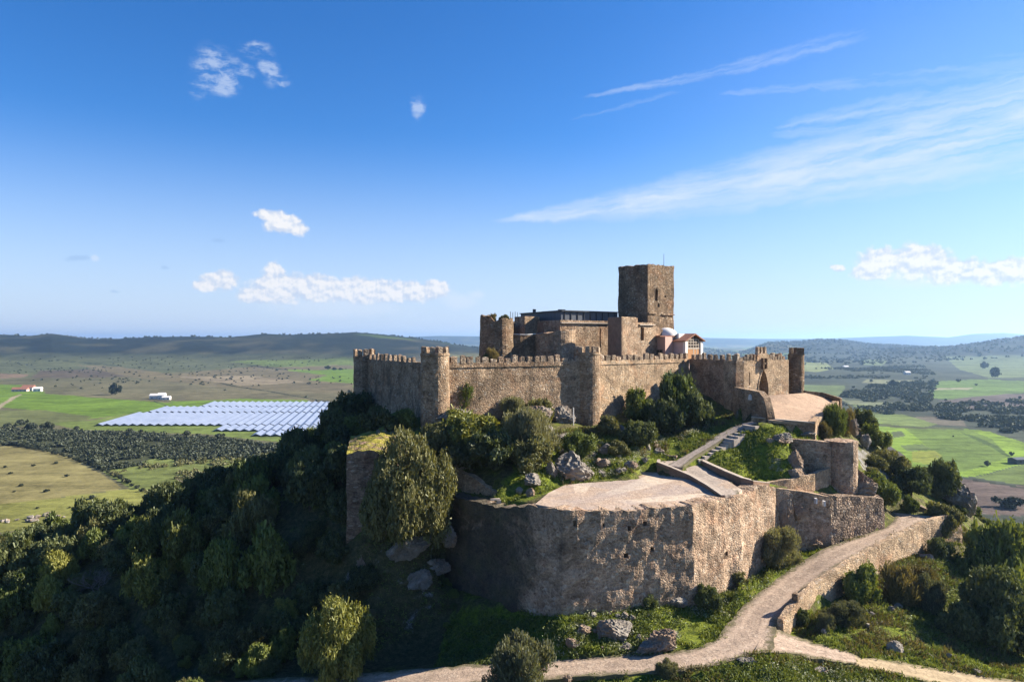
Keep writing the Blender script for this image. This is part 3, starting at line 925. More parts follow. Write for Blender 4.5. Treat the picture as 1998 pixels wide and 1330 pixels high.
def round_tower(label, c, r, zt, zb, n_mer, mh, mat=M_wall, loop=None, base=1.06, skip=()):
    root = thing('round_tower', label, 'tower', (c[0], c[1], zb), 'round towers of the outer wall')
    part('masonry', ring_vf(loop or circle(c[0], c[1], r), zb, zt, scale_base=base), mat, root)
    rl = [(c[0] + (q[0] - c[0]) * 1.04, c[1] + (q[1] - c[1]) * 1.04) for q in (loop or circle(c[0], c[1], r))]
    part('string_course', ring_vf(rl, zt - 0.35, zt - 0.12, 0.6, 0.03, 0.02), mat, root)
    for i in range(n_mer):
        if i in skip: continue
        a = 2 * math.pi * (i + 0.35) / n_mer
        part('merlon', box_vf((c[0] + math.cos(a) * (r - 0.26), c[1] + math.sin(a) * (r - 0.26)), (-math.sin(a), math.cos(a)), 2 * math.pi * r / n_mer * 0.52, 0.42, zt - 0.1, zt + mh * random.uniform(0.9, 1.08), 0.03, random.choice((0, 0.08))), M_cap, root)
    return root


round_tower('round tower with merlons beside the dark bush, first from the left corner', T2, 1.92, -1.62, -15, 10, 0.82)
round_tower('round tower with merlons in the middle of the long wall, above the rocks', T3, 1.95, -1.72, -17, 10, 0.85)
round_tower('far left corner tower, dark and partly hidden by trees', GC, 1.85, -2.55, -18, 9, 1.1, loop=circle(GC[0], GC[1], 1.85, 8), base=1.0)
# gatehouse
gd = np.array(EF) - np.array(DE); gl = np.linalg.norm(gd); gd /= gl
gate = thing('gatehouse', 'sunlit gatehouse wall with pointed arch gate and stepped merlons', 'gatehouse', (DE[0], DE[1], -16))
gz = -3.1
s0 = gl * 0.50


def arch(s, z0, z1, w):
    pts = [(s - w / 2, z0), (s + w / 2, z0)]
    zs = z0 + (z1 - z0) * 0.5
    for i in range(9):
        c = math.cos(math.pi * i / 8)
        pts.append((s + w / 2 * c, zs + (z1 - zs) * (1 - abs(c) ** 1.7)))
    return pts


gv = wall_vf([(DE[0] + 0.1, DE[1] + 0.05, -15, gz), (EF[0], EF[1], -15, gz)], 2.6, jit=0.05)
gp = arch(s0, -9.6, -4.7, 2.3)
gv = cut(gv, [prism_vf(gp, DE, gd, None, 1.0, -1.7), prism_vf([(3.0, -7.0), (3.28, -7.0), (3.28, -5.0), (3.0, -5.0)], DE, gd, None, 1.0, -0.5)])
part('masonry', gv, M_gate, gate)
nn = np.array([gd[1], -gd[0]])
# pale arch surround
sur = arch(s0, -9.6, -4.48, 2.65)
V = []
for prof, off in ((sur, 0.10), (gp, 0.10), (sur, -0.15), (gp, -0.15)):
    for s, z in prof[1:] + [prof[0]]:
        q = np.array(DE) + gd * s + nn * off; V.append((q[0], q[1], z))
m_ = len(gp)
Fc = []
for i in range(m_ - 1):
    Fc += [[i, i + 1, m_ + i + 1, m_ + i], [2 * m_ + i, 2 * m_ + i + 1, i + 1, i], [m_ + i, m_ + i + 1, 3 * m_ + i + 1, 3 * m_ + i]]
part('arch_surround', (V, Fc), M_gate, gate)
q = np.array(DE) + gd * s0 - nn * 1.55
part('gate_door', box_vf(q, gd, 2.28, 0.12, -9.6, -5.1, 0.0), M_riser, gate)
# stepped raised centre with niche
q = np.array(DE) + gd * s0 - nn * 0.45
part('raised_parapet', prism_vf([(-1.7, gz - 0.1), (1.7, gz - 0.1), (1.35, gz + 0.85), (0.9, gz + 1.1), (-0.9, gz + 1.1), (-1.4, gz + 0.85)], q, gd, None, 0.5, -0.4), M_gate, gate)
for s in (-0.85, 0.0, 0.85):
    part('merlon', box_vf(q + gd * s, gd, 0.42, 0.5, gz + 1.05, gz + 2.1, 0.03, 0.08), M_cap, gate)
merlons(gate, np.array(DE) + gd * 0.1, np.array(DE) + gd * (s0 - 1.6), gz, gz, 0.95, 6, 0.5)
merlons(gate, np.array(DE) + gd * (s0 + 1.7), np.array(DE) + gd * (gl - 0.9), gz, gz, 0.95, 6, 0.5)
bx = thing('box_machicolation', 'small dark stone bracket balcony above the gate arch', 'bracket', (*(np.array(DE) + gd * s0 + nn * 0.15), -4.4))
for s in (-0.42, 0.42):
    part('bracket', box_vf(np.array(DE) + gd * (s0 + s) + nn * 0.22, gd, 0.22, 0.5, -4.5, -2.75, 0.02), M_keep, bx)
part('lintel', box_vf(np.array(DE) + gd * s0 + nn * 0.2, gd, 0.6, 0.42, -3.75, -3.45, 0.02), M_keep, bx)
# right corner tower: D-shaped with a projecting flat face towards the wall
FT = (X_at(1553, 121.2), 121.2)
rt = round_tower('slim dark tower at the right end of the gatehouse, above the forecourt', FT, 1.3, -2.2, -14, 0, 0, base=1.0, mat=M_keep)
for a0, w in ((-0.62, 1.75), (0.45, 1.0)):
    pass
for i, (a, wd) in enumerate(((-2.75, 0.55), (-1.45, 1.5), (-0.2, 0.7), (1.2, 0.7))):
    part('merlon', box_vf((FT[0] + math.cos(a) * 1.02, FT[1] + math.sin(a) * 1.02), (-math.sin(a), math.cos(a)), wd, 0.5, -2.3, -1.15, 0.03), M_keep, rt)

# barbican spur wall before the gate
bq = thing('spur_wall', 'shaded spur wall with broken stepped end in front of the gate', 'wall', (35, 104, -16))
part('masonry', wall_vf([(34.4, 111.4, -15, -7.2), (35.1, 108, -15, -7.25), (35.95, 104.7, -15, -7.4), (36.25, 103.5, -15, -8.2), (36.4, 102.9, -15, -9.4), (36.5, 102.4, -15, -10.9)], 1.1, 0.5, 0.08, 0.12), M_wall, bq)
q = np.array(P(1461, 779, 104.6))
part('white_patch', prism_vf([(-0.42, -8.75), (0.42, -8.75), (0.3, -8.2), (0.05, -7.9), (-0.15, -7.95), (-0.35, -8.4)], (35.45, 106.6), (0.25, -1), None, 0.2, 0.0), M_white, bq)  # raised white patch on the wall face

# forecourt retaining walls
fw = thing('retaining_wall', 'low shaded wall with pale coping along the front of the forecourt', 'wall', (36, 97, -14))
pA, pB = P(1466, 816, 103.8), P(1589, 827, 100.5)
part('masonry', wall_vf([(pA[0], pA[1], -15, -11.1), (pB[0], pB[1], -15.5, -11.55)], 0.6, 0.6, 0.05, 0.04), M_wall, fw)
d_ = np.array(pB[:2]) - np.array(pA[:2])
part('coping', wall_vf([(pA[0] - 0.05, pA[1] - 0.08, -11.08, -10.95), (pB[0] + 0.1, pB[1] - 0.08, -11.53, -11.4)], 0.75, 0.6, 0.02, 0.02), M_trim, fw)
fr = thing('retaining_wall', 'sunlit stone wall on the outer right edge of the forecourt', 'wall', (46, 105, -16))
pC = P(1637, 783, 116)
part('masonry', wall_vf([(pB[0] + 0.15, pB[1] + 0.1, -18, -11.25), (47.0, 107.3, -18, -10.6), (pC[0], pC[1], -18, -9.75)], 0.9, 0.6, 0.1, 0.16), M_gate, fr)
fb = thing('parapet_wall', 'low dark topped parapet at the back right of the forecourt', 'wall', (50, 118, -12))
pD, pE, pG = P(1571, 763, 119), P(1610, 772, 119.5), P(1640, 781, 117.5)
part('masonry', wall_vf([(pD[0], pD[1], -13, -8.2), (pE[0], pE[1], -13, -8.7), (pG[0], pG[1], -13, -9.4)], 0.5, 0.5, 0.06, 0.1), M_keep, fb)

# ------------------------------------------------------------------ inner ward
# keep
th = math.radians(38); kw = 7.3
k0 = np.array((X_at(1264, 130), 130.0)); ku = np.array((math.cos(th), math.sin(th))); kv = np.array((-math.sin(th), math.cos(th)))
kl = [k0, k0 + ku * kw, k0 + ku * kw + kv * kw, k0 + kv * kw]
keep = thing('keep_tower', 'tall square keep tower with narrow window rising over the castle', 'tower', (*k0, -8))
kv_ = ring_vf(kl, -7, 13.85, 0.6, 0.13, 0.2)
wz = 8.35
kc = [prism_vf([(2.0, 7.35), (2.75, 7.35), (2.75, 9.3), (2.38, 9.75), (2.0, 9.3)], k0, ku, None, 1.0, -0.9),
      prism_vf([(4.5, 8.1), (5.1, 8.1), (5.1, 8.35), (4.5, 8.35)], k0, ku, None, 1.0, -0.4),
      prism_vf([(2.7, 6.2), (3.2, 6.2), (3.2, 6.9), (2.7, 6.9)], k0, ku, None, 1.0, -0.3),
      prism_vf([(-3.6, 1.0), (-2.2, 1.0), (-2.2, 3.0), (-3.6, 3.0)], k0, -kv, None, 1.0, -0.6)]
part('masonry', cut(kv_, kc), M_keep, keep)
part('window', prism_vf([(2.02, 7.36), (2.73, 7.36), (2.73, 9.28), (2.02, 9.28)], k0, ku, None, -0.5, -0.58), M_riser, keep)
kc_ = (k0 + ku * kw / 2 + kv * kw / 2)
cl = [kc_ + (p - kc_) * 1.004 for p in kl]
part('parapet_course', ring_vf(cl, 13.55, 13.95, 0.5, 0.1, 0.28), M_trim if False else M_keep, keep)
part('string_course', merge(box_vf(k0 + ku * 1.2 + np.array((ku[1], -ku[0])) * 0.05, ku, 2.1, 0.35, 4.95, 5.15, 0.03), box_vf(k0 + ku * 5.5 + np.array((ku[1], -ku[0])) * 0.05, ku, 3.4, 0.35, 4.8, 5.0, 0.03)), M_inner, keep)
part('lightning_rod', tube_vf((*(k0 + ku * 5.6 + kv * 1.0), 13.9), (*(k0 + ku * 5.6 + kv * 1.0), 16.3), 0.05, 0.03), M_iron, keep)

# long lit front with slit windows
w0, w1 = np.array((X_at(1093, 122), 122.0)), np.array((X_at(1192, 128), 128.0))
wd = (w1 - w0) / np.linalg.norm(w1 - w0)
palace = thing('palace_block', 'long lit inner wall with slit windows below the dark roof fence', 'building', (*w0, -8))
wl = [w0, w1, w1 + np.array((-6.0, 10.0)), w0 + np.array((-5.5, 9.0))]
pv = ring_vf(wl, -7, 3.55, 0.7, 0.08, 0.06)
pv = cut(pv, [prism_vf([(2.25, -1.0), (2.52, -1.0), (2.52, 2.1), (2.25, 2.1)], w0, wd, None, 1.0, -0.7), prism_vf([(8.6, -1.2), (8.9, -1.2), (8.9, 2.1), (8.6, 2.1)], w0, wd, None, 1.0, -0.7)])
part('masonry', pv, M_inner, palace)
nw = np.array((wd[1], -wd[0]))
part('cornice', box_vf((w0 + w1) / 2 + nw * 0.08, wd, np.linalg.norm(w1 - w0) - 0.2, 0.4, 3.0, 3.2, 0.03), M_trim, palace)
# dark metal clad roof structure
r0 = np.array((X_at(1095, 124.0), 124.0)); r1 = np.array((X_at(1205, 131.5), 131.5)); r2 = np.array((X_at(1060, 129.0), 129.0)); r3 = np.array((X_at(1016, 137), 137.0))
roofb = thing('roof_enclosure', 'dark metal clad enclosure with railings on the inner castle roof', 'roof structure', (*r0, 3))
rv = ring_vf([r0, r1, r1 + np.array((-4, 8.0)), r3 + np.array((2.0, 6.0)), r3, r2], 2.6, 5.15, 3.0, 0.0, 0.0)
part('cladding', rv, M_lead, roofb)
part('roof_edge', merge(box_vf((r0 + r1) / 2 + np.array((0.05, -0.1)), r1 - r0, np.linalg.norm(r1 - r0) + 0.3, 0.5, 5.14, 5.32), box_vf((r0 + r2) / 2 + np.array((-0.1, -0.12)), r0 - r2, np.linalg.norm(r0 - r2) + 0.1, 0.4, 5.142, 5.3), box_vf((r3 + r2) / 2 + np.array((-0.1, -0.12)), r2 - r3, np.linalg.norm(r3 - r2), 0.4, 5.144, 5.28)), M_iron, roofb)
for i in range(9):
    t = (i + 0.5) / 9
    q = r0 + (r1 - r0) * t
    part('cladding_rib', box_vf(q + np.array((0.04, -0.06)), r1 - r0, 0.08, 0.12, 3.4, 5.14), M_iron, roofb)
for i in range(4):
    q = np.array((X_at(996 + i * 4.6, 131), 131.0))
    part('railing_post', tube_vf((*q, 4.0), (*q, 5.35 - 0.12 * (i % 2)), 0.05, 0.05, 5), M_iron, roofb)
part('roof_vent', box_vf(r0 + np.array((0.3, 3.0)), (1, 0.2), 1.2, 0.8, 5.1, 5.55, 0.05), M_iron, roofb)
part('roof_vent', box_vf(r0 + np.array((-4.5, 6.0)), (1, 0.2), 0.5, 0.5, 5.1, 5.75, 0.05), M_iron, roofb)

# projecting square tower beside it
j0 = np.array((X_at(1213, 118.5), 118.5)); j1 = np.array((X_at(1244, 122.3), 122.3)); j2 = np.array((X_at(1187, 122.0), 122.0))
jt = thing('square_tower', 'small square tower with one lit and one pink shaded face before the keep', 'tower', (*j0, -8))
part('masonry', ring_vf([j0, j1, j1 + (j2 - j0), j2], -7, 4.0, 0.7, 0.06, 0.08), M_inner, jt)
jd = j2 - j0
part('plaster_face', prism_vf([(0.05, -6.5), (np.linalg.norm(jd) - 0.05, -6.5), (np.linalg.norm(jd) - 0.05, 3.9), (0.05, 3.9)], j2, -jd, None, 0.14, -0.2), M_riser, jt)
# wall with window between it and the pink annex
a0, a1 = np.array((X_at(1240, 123), 123.0)), np.array((X_at(1300, 129.5), 129.5))
ad = (a1 - a0) / np.linalg.norm(a1 - a0)
aw = thing('ward_wall', 'lit inner wall with one tall window at the foot of the keep', 'wall', (*a0, -8))
av = wall_vf([(*a0, -7, 3.15), (*(a0 * 0.45 + a1 * 0.55), -7, 3.25), (*(a0 * 0.3 + a1 * 0.7), -7, 2.6), (*a1, -7, 1.6)], 1.2, 0.6, 0.07, 0.12)
av = cut(av, [prism_vf([(1.45, 0.1), (2.45, 0.1), (2.45, 2.35), (1.45, 2.35)], a0, ad, None, 1.0, -0.7)])
part('masonry', av, M_inner, aw)
part('window', prism_vf([(1.47, 0.12), (2.43, 0.12), (2.43, 2.33), (1.47, 2.33)], a0, ad, None, -0.45, -0.55), M_riser, aw)
part('cornice', box_vf(a0 + ad * 3.2 + np.array((ad[1], -ad[0])) * 0.1, ad, 4.6, 0.4, 2.72, 2.9, 0.03), M_trim, aw)

# curved bastion and broken left mass of the inner ward
rb = thing('round_bastion', 'convex ruined bastion below the lit inner wall, lit on its right side', 'tower', (X_at(1083, 124), 124, -8))
part('masonry', ring_vf(circle(X_at(1083, 123.2), 123.2, 3.5, 28), -7, 1.55, 0.7, 0.12, 0.3, topf=lambda q: 0.12 * (q[0] - 7.4)), M_inner, rb)
cvw = thing('curved_wall', 'shaded curved inner wall with a thin pale sagging coping', 'wall', (0, 121, -8))
cp = [(X_at(985, 121.5), 121.5), (X_at(1000, 120.9), 120.9), (X_at(1015, 121.0), 121.0), (X_at(1030, 121.6), 121.6), (X_at(1046, 122.6), 122.6)]
ct = [0.85, 1.05, 1.0, 0.98, 1.1]
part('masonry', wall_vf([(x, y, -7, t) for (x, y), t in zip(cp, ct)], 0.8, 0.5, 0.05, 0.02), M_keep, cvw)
part('coping', wall_vf([(x, y - 0.08, t + 0.06, t + 0.17) for (x, y), t in zip(cp, ct)], 0.6, 0.5, 0.02, 0.02), M_white, cvw)
lm = thing('ruined_tower', 'broken round tower with tufts on top at the left of the inner castle', 'tower', (X_at(972, 122), 122, -8))
part('masonry', ring_vf(circle(X_at(969, 121.5), 121.5, 2.75, 26), -7, 3.75, 0.6, 0.15, 0.5, topf=lambda q: 0.35 if q[0] < -3.4 else (-0.55 if q[0] < -1.9 else 0.0), scale_base=1.14), M_keep, lm)
hb = thing('ruined_wall', 'dark broken back wall behind the curved wall of the inner castle', 'wall', (X_at(1000, 127), 127, -8))
part('masonry', wall_vf([(X_at(982, 125), 125, -7, 3.4), (X_at(998, 129), 129, -7, 3.0), (X_at(1012, 131), 131, -7, 3.5)], 1.0, 0.6, 0.1, 0.3), M_keep, hb)
ob = thing('stair_block', 'plain rendered block with a sunlit face left of the dark roof fence', 'building', (X_at(1025, 126.5), 126.5, -4))
o0 = np.array((X_at(1024, 126), 126.0)); o1 = np.array((X_at(1053, 128.6), 128.6)); o2 = np.array((X_at(1004, 129.5), 129.5))
part('masonry', ring_vf([o0, o1, o1 + (o2 - o0), o2], -5, 4.35, 0.8, 0.04, 0.05), M_inner, ob)
m2 = thing('ward_wall', 'shaded rendered wall under the left half of the dark roof fence', 'wall', (X_at(1070, 126), 126, -6))
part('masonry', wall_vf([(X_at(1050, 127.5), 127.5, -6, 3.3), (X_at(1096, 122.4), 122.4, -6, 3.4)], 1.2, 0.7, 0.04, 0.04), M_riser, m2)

# pink annex with dome and gabled porch
an = thing('pink_annex', 'pink plaster annex with white dome and red tiled gabled porch', 'building', (X_at(1310, 128), 128, -6))
b0 = np.array((X_at(1298, 126.0), 126.0)); b1 = np.array((X_at(1267, 129.0), 129.0))
bd = np.array((0.62, 0.78))
part('wall', ring_vf([b0, b0 + bd * 6, b1 + bd * 6, b1], -6, 0.75, 2.5, 0.0, 0.0), M_pink, an)
wn = part('window', box_vf(b0 + (b1 - b0) * 0.32 + np.array((-0.06, -0.06)), b1 - b0, 1.1, 0.2, -2.4, -1.6), M_dark, an)
part('window_frame', merge(box_vf(b0 + (b1 - b0) * 0.32 + np.array((-0.07, -0.08)), b1 - b0, 1.3, 0.22, -1.6, -1.5), box_vf(b0 + (b1 - b0) * 0.32 + np.array((-0.1, -0.1)), b1 - b0, 0.07, 0.2, -2.4, -1.6)), M_riser, an)
part('roof_slab', merge(box_vf((b0 + b1) / 2 + bd * 2.9 + np.array((-0.05, -0.05)), b0 - b1, 3.9, 6.6, 0.75, 0.95)), M_roof, an)
dc = np.array((X_at(1300, 130.0), 130.0))
V, Fc = [], []
nr, ns = 8, 28
for i in range(nr + 1):
    a = math.pi / 2 * i / nr
    for k in range(ns):
        t = 2 * math.pi * k / ns
        V.append((dc[0] + 1.95 * math.cos(a) * math.cos(t), dc[1] + 1.95 * math.cos(a) * math.sin(t), 0.95 + 1.45 * math.sin(a)))
for i in range(nr):
    for k in range(ns):
        Fc.append([i * ns + k, i * ns + (k + 1) % ns, (i + 1) * ns + (k + 1) % ns, (i + 1) * ns + k])
part('dome', (V, Fc), M_white, an, True)
# porch
p0 = np.array((X_at(1335, 127.0), 127.0)); pd = np.array((0.72, 0.69)); pd /= np.linalg.norm(pd); pn = np.array((pd[1], -pd[0]))
pw, pl = 5.6, 5.2
pu = -pn
pf = [p0, p0 + pd * pw, p0 + pd * pw + pu * pl, p0 + pu * pl]
part('porch_wall', ring_vf(pf, -6, -0.1, 3.0, 0, 0), M_pink2, an)
for s in (0.28, pw - 0.28):
    part('corner_pier', box_vf(p0 + pd * s + pn * 0.05, pd, 0.75, 0.5, -6, -0.08), M_white, an)
part('door', prism_vf([(1.0, -3.6), (4.7, -3.6), (4.7, -1.45), (1.0, -1.45)], p0, pd, None, 0.10, -0.3), M_wood, an)
dm = part('door_frame', merge(prism_vf([(0.8, -1.45), (4.9, -1.45), (4.9, -1.22), (0.8, -1.22)], p0, pd, None, 0.16, -0.2), prism_vf([(2.75, -3.6), (2.95, -3.6), (2.95, -1.45), (2.75, -1.45)], p0, pd, None, 0.14, -0.2), prism_vf([(3.75, -3.6), (3.9, -3.6), (3.9, -1.45), (3.75, -1.45)], p0, pd, None, 0.14, -0.2)), M_step, an)
part('gable_panel', prism_vf([(0.9, -1.22), (4.8, -1.22), (4.8, 0.1), (2.85, 1.0), (0.9, 0.1)], p0, pd, None, 0.06, -0.3), M_dark, an)
lat = []
for k in range(5):
    lat.append(prism_vf([(1.0 + k * 0.85, -1.2), (1.12 + k * 0.85, -1.2), (1.12 + k * 0.85, 0.2 + 0.3 * (2 - abs(k - 2))), (1.0 + k * 0.85, 0.2 + 0.3 * (2 - abs(k - 2)))], p0, pd, None, 0.13, -0.1))
for z in (-0.75, -0.25, 0.2):
    lat.append(prism_vf([(0.95, z), (4.75, z), (4.75, z + 0.1), (0.95, z + 0.1)], p0, pd, None, 0.12, -0.1))
part('lattice', merge(*lat), M_step, an)
# gabled tile roof
ov = 0.45
V = []
for off in (0.6, -(pl + 0.2)):
    for s, z in ((-ov, -0.12), (pw / 2, 1.15), (pw + ov, -0.12), (pw + ov, 0.06), (pw / 2, 1.35), (-ov, 0.06)):
        q = p0 + pd * s + pn * off; V.append((q[0], q[1], z))
Fc = [[i, (i + 1) % 6, 6 + (i + 1) % 6, 6 + i] for i in range(6)] + [[0, 5, 4, 1], [1, 4, 3, 2], [6, 7, 10, 11], [7, 8, 9, 10]]
part('tiled_roof', (V, Fc), M_roof, an)
part('link_wall', ring_vf([p0 + pu * 1.5 + pd * 0.6, p0 + pu * 1.5 + pd * 2.5, p0 + pu * 5 + pd * 2.5, p0 + pu * 5 + pd * 0.2], -4, 1.3, 3, 0, 0), M_white, an)

# ------------------------------------------------------------------ great bastion
bas = thing('bastion', 'great curved stone bastion wall with sharp prow holding up the terrace', 'bastion', (BAST[4][0], BAST[4][1], -30))
bv = wall_vf([(p[0], p[1], bz - 1.5, p[2]) for p, bz in zip(BAST, BASEZ)], 2.0, 0.5, 0.2, 0.3, batter=0.55)
holes = []
for px, py, Y, w, h in ((1126, 1023, 72.3, 0.35, 0.6), (1180, 1025, 73.3, .3, .4), (1228, 1030, 74.2, .4, .5), (1222, 1084, 73.9, .6, .5), (1256, 1020, 74.9, .5, .5), (1412, 1078, 80.2, .5, .5), (1270, 1070, 75, .5, .5)):
    q = P(px, py, Y)
    holes.append(prism_vf([(-w / 2, q[2] - h / 2), (w / 2, q[2] - h / 2), (w / 2 * .8, q[2] + h / 2), (-w / 2, q[2] + h / 2)], q, (1, 0.78 if px > 1350 else 0.37), None, 1.5, -0.9))
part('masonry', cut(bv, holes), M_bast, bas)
# low wall of the hollow beyond, lit, left of the terrace
lw = thing('inner_wall', 'short sunlit stepped wall behind the bastion rim beside the big olive', 'wall', (-5, 86, -20))
part('masonry', wall_vf([(*P(868, 914, 89.5)[:2], -21, -15.7), (*P(915, 925, 87.3)[:2], -21, -16.3), (*P(940, 940, 86)[:2], -21, -17.2), (*P(978, 962, 84.5)[:2], -21, -18.1)], 1.0, 0.5, 0.1, 0.15), M_gate, lw)
gb = thing('stone_block', 'small pale stone gate post at the left end of the terrace rim', 'stone', P(968, 985, 81.5))
part('post', box_vf(P(973, 980, 81.2)[:2], (1, 0.2), 0.45, 0.45, -19.2, -18.0, 0.03), M_trim, gb)
part('lintel', box_vf(P(966, 975, 81.2)[:2], (1, 0.2), 1.1, 0.4, -18.0, -17.8, 0.04), M_trim, gb)

# small bastion by the path, right
sb = thing('small_bastion', 'angular rubble bastion with flat top above the cobbled path', 'bastion', (*P(1620, 1060, 91)[:2], -27))
u0, u1, u2 = P(1513, 952, 89.5), P(1620, 968, 91.0), P(1724, 975, 94.6)
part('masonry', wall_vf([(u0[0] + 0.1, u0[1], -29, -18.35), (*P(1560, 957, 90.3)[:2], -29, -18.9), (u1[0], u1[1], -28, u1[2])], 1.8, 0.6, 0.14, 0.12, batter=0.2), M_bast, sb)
part('corner_face', wall_vf([(u1[0] + 0.02, u1[1] + 0.02, -28, u1[2] + 0.05), (*P(1672, 969, 92.8)[:2], -28, -20.1), (u2[0], u2[1], -27.5, u2[2] + 0.1), (u2[0] + 0.5, u2[1] + 4.5, -27.5, -20.4)], 1.8, 0.5, 0.16, 0.16, batter=0.25), M_rubble, sb)
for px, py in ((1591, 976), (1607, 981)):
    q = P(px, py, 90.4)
    part('white_patch', box_vf((q[0], q[1] - 0.08), (1, 0.1), 0.22, 0.5, q[2] - 0.35, q[2] + 0.3), M_white, sb)  # small upright white patch on the bastion face

# round bastion with its wing wall, above
S0 = P(1641, 900, 96.6)
rr = thing('round_bastion', 'round stone bastion with flat top above the big rock, right of the mound', 'bastion', (S0[0], S0[1], -20))
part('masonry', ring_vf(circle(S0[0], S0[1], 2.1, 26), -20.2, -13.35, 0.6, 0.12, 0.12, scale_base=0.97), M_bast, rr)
wa, wb, wc = P(1532, 856, 97.6), P(1575, 856, 96.4), P(1613, 859, 95.4)
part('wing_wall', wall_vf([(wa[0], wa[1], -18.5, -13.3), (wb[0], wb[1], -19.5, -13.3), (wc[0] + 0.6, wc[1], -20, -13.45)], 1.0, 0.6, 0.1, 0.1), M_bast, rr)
lw2 = thing('retaining_wall', 'short lit wall holding the grassy mound beside the round bastion', 'wall', (37, 91, -20))
part('masonry', wall_vf([(*P(1500, 943, 90.2)[:2], -19.5, -17.75), (*P(1543, 938, 91.2)[:2], -20, -17.55), (*P(1588, 928, 93)[:2], -20, -17.2), (*P(1618, 915, 95.3)[:2], -20.5, -16.9)], 0.6, 0.5, 0.06, 0.08), M_gate, lw2)

# ramp walls
rl = thing('ramp_wall', 'rendered ramp wall with dark shaded side facing the terrace', 'wall', (*P(1345, 930, 89)[:2], -18))
Lp = [PZ(*a, z) for a, b, z in RAMP]
tops = [0.06, 0.28, 0.36, 0.34, 0.28, 0.22]
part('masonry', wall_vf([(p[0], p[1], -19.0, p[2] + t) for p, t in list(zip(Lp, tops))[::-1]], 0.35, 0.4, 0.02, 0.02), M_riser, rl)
part('coping', wall_vf([(p[0] - 0.04, p[1] - 0.04, p[2] + t + 0.012, p[2] + t + 0.1) for p, t in list(zip(Lp, tops))[::-1]], 0.42, 0.4, 0.01, 0.01), M_trim, rl)
rrw = thing('ramp_wall', 'rendered wall with pale curved coping below the grassy mound', 'wall', (*P(1440, 940, 88)[:2], -18))
Rp = [(*P(1350, 898, 96.5)[:2], -15.55), (*P(1380, 908, 93.3)[:2], -15.95), (*P(1415, 923, 90.0)[:2], -16.4), (*P(1446, 933, 87.6)[:2], -16.75), (*P(1470, 939, 87.0)[:2], -17.0), (*P(1502, 943, 89.4)[:2], -17.7)]
part('masonry', wall_vf([(x, y, -19, z) for x, y, z in Rp], 0.45, 0.4, 0.02, 0.02), M_riser, rrw)
part('coping', wall_vf([(x - 0.03, y - 0.05, z + 0.012, z + 0.11) for x, y, z in Rp], 0.58, 0.4, 0.01, 0.01), M_trim, rrw)
# steps up to the gate
stp = thing('stone_steps', 'flight of broad stone steps climbing beside the strip to the gate', 'steps', (*P(1400, 870, 97)[:2], -16))
sl, sr = SL, SR
NS = 13
for i in range(NS):
    t = (i + 0.5) / NS
    z = -15.85 + t * (15.85 - 11.75)
    f = t * 7
    k = min(int(f), 6); f -= k
    L_ = [sl[k][m] + (sl[k + 1][m] - sl[k][m]) * f for m in (0, 1)]; R_ = [sr[k][m] + (sr[k + 1][m] - sr[k][m]) * f for m in (0, 1)]
    a = np.array(PZ(L_[0] - 4, L_[1], z)); c_ = np.array(PZ(R_[0] + 5, R_[1], z))
    c = (a + c_) / 2
    d = np.array((0.88, 0.47))
    part('step', box_vf(c[:2] + d * 0.4, (-d[1], d[0]), 2.35, 1.15, z - 0.9, z + 0.12, 0.02), M_step, stp)

# parapet along the lower path
pp = thing('parapet_wall', 'long sunlit parapet wall along the outer edge of the cobbled path', 'wall', (*P(1640, 1095, 83)[:2], -30))
pts = [PZ(1516, 1216, -28.0), PZ(1546, 1183, -27.35), PZ(1580, 1147, -26.75), PZ(1648, 1100, -25.6), PZ(1742, 1049, -24.6), PZ(1800, 1021, -24.0), PZ(1838, 1009, -23.75), PZ(1866, 1008, -23.9)]
tops = [0.55, 0.75, 0.6, 0.5, 0.5, 0.45, 0.4, 0.3]
outer = [np.array((p[0] + 0.45, p[1] - 0.45)) for p in pts]
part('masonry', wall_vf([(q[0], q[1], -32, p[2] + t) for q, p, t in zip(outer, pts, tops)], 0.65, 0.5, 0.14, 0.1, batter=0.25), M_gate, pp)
q = outer[1]
part('end_post', box_vf(q + np.array((-0.1, 0.3)), (1, 1), 0.7, 0.6, -28.2, -25.95, 0.04, 0.1), M_wall, pp)
bk = thing('retaining_wall', 'shaded sloping wall behind the far end of the cobbled path', 'wall', (54, 101, -25))
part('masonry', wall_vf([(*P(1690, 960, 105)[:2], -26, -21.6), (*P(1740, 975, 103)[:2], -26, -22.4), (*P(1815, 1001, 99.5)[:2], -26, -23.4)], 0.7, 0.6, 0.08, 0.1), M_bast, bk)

# mossy tower stump, left
mt = thing('tower_stump', 'broken square tower stump with mossy yellow-green top left of the terrace', 'tower', (-18, 88, -26))
ml = [P(676, 1040, 84.5)[:2], P(775, 1040, 83.5)[:2], P(828, 900, 90)[:2], P(812, 850, 97)[:2], P(765, 840, 100)[:2], P(684, 860, 93.5)[:2]]
part('masonry', ring_vf(ml, -27, -13.2, 0.7, 0.14, 0.45, topf=lambda q: max(0.0, (q[1] - 84.5) * 0.115) + 0.25 * math.sin(q[0])), M_moss, mt)
for q, w, h in ((P(700, 840, 94), 2.2, 0.25), (P(775, 835, 98), 3.0, 0.35)):
    pass
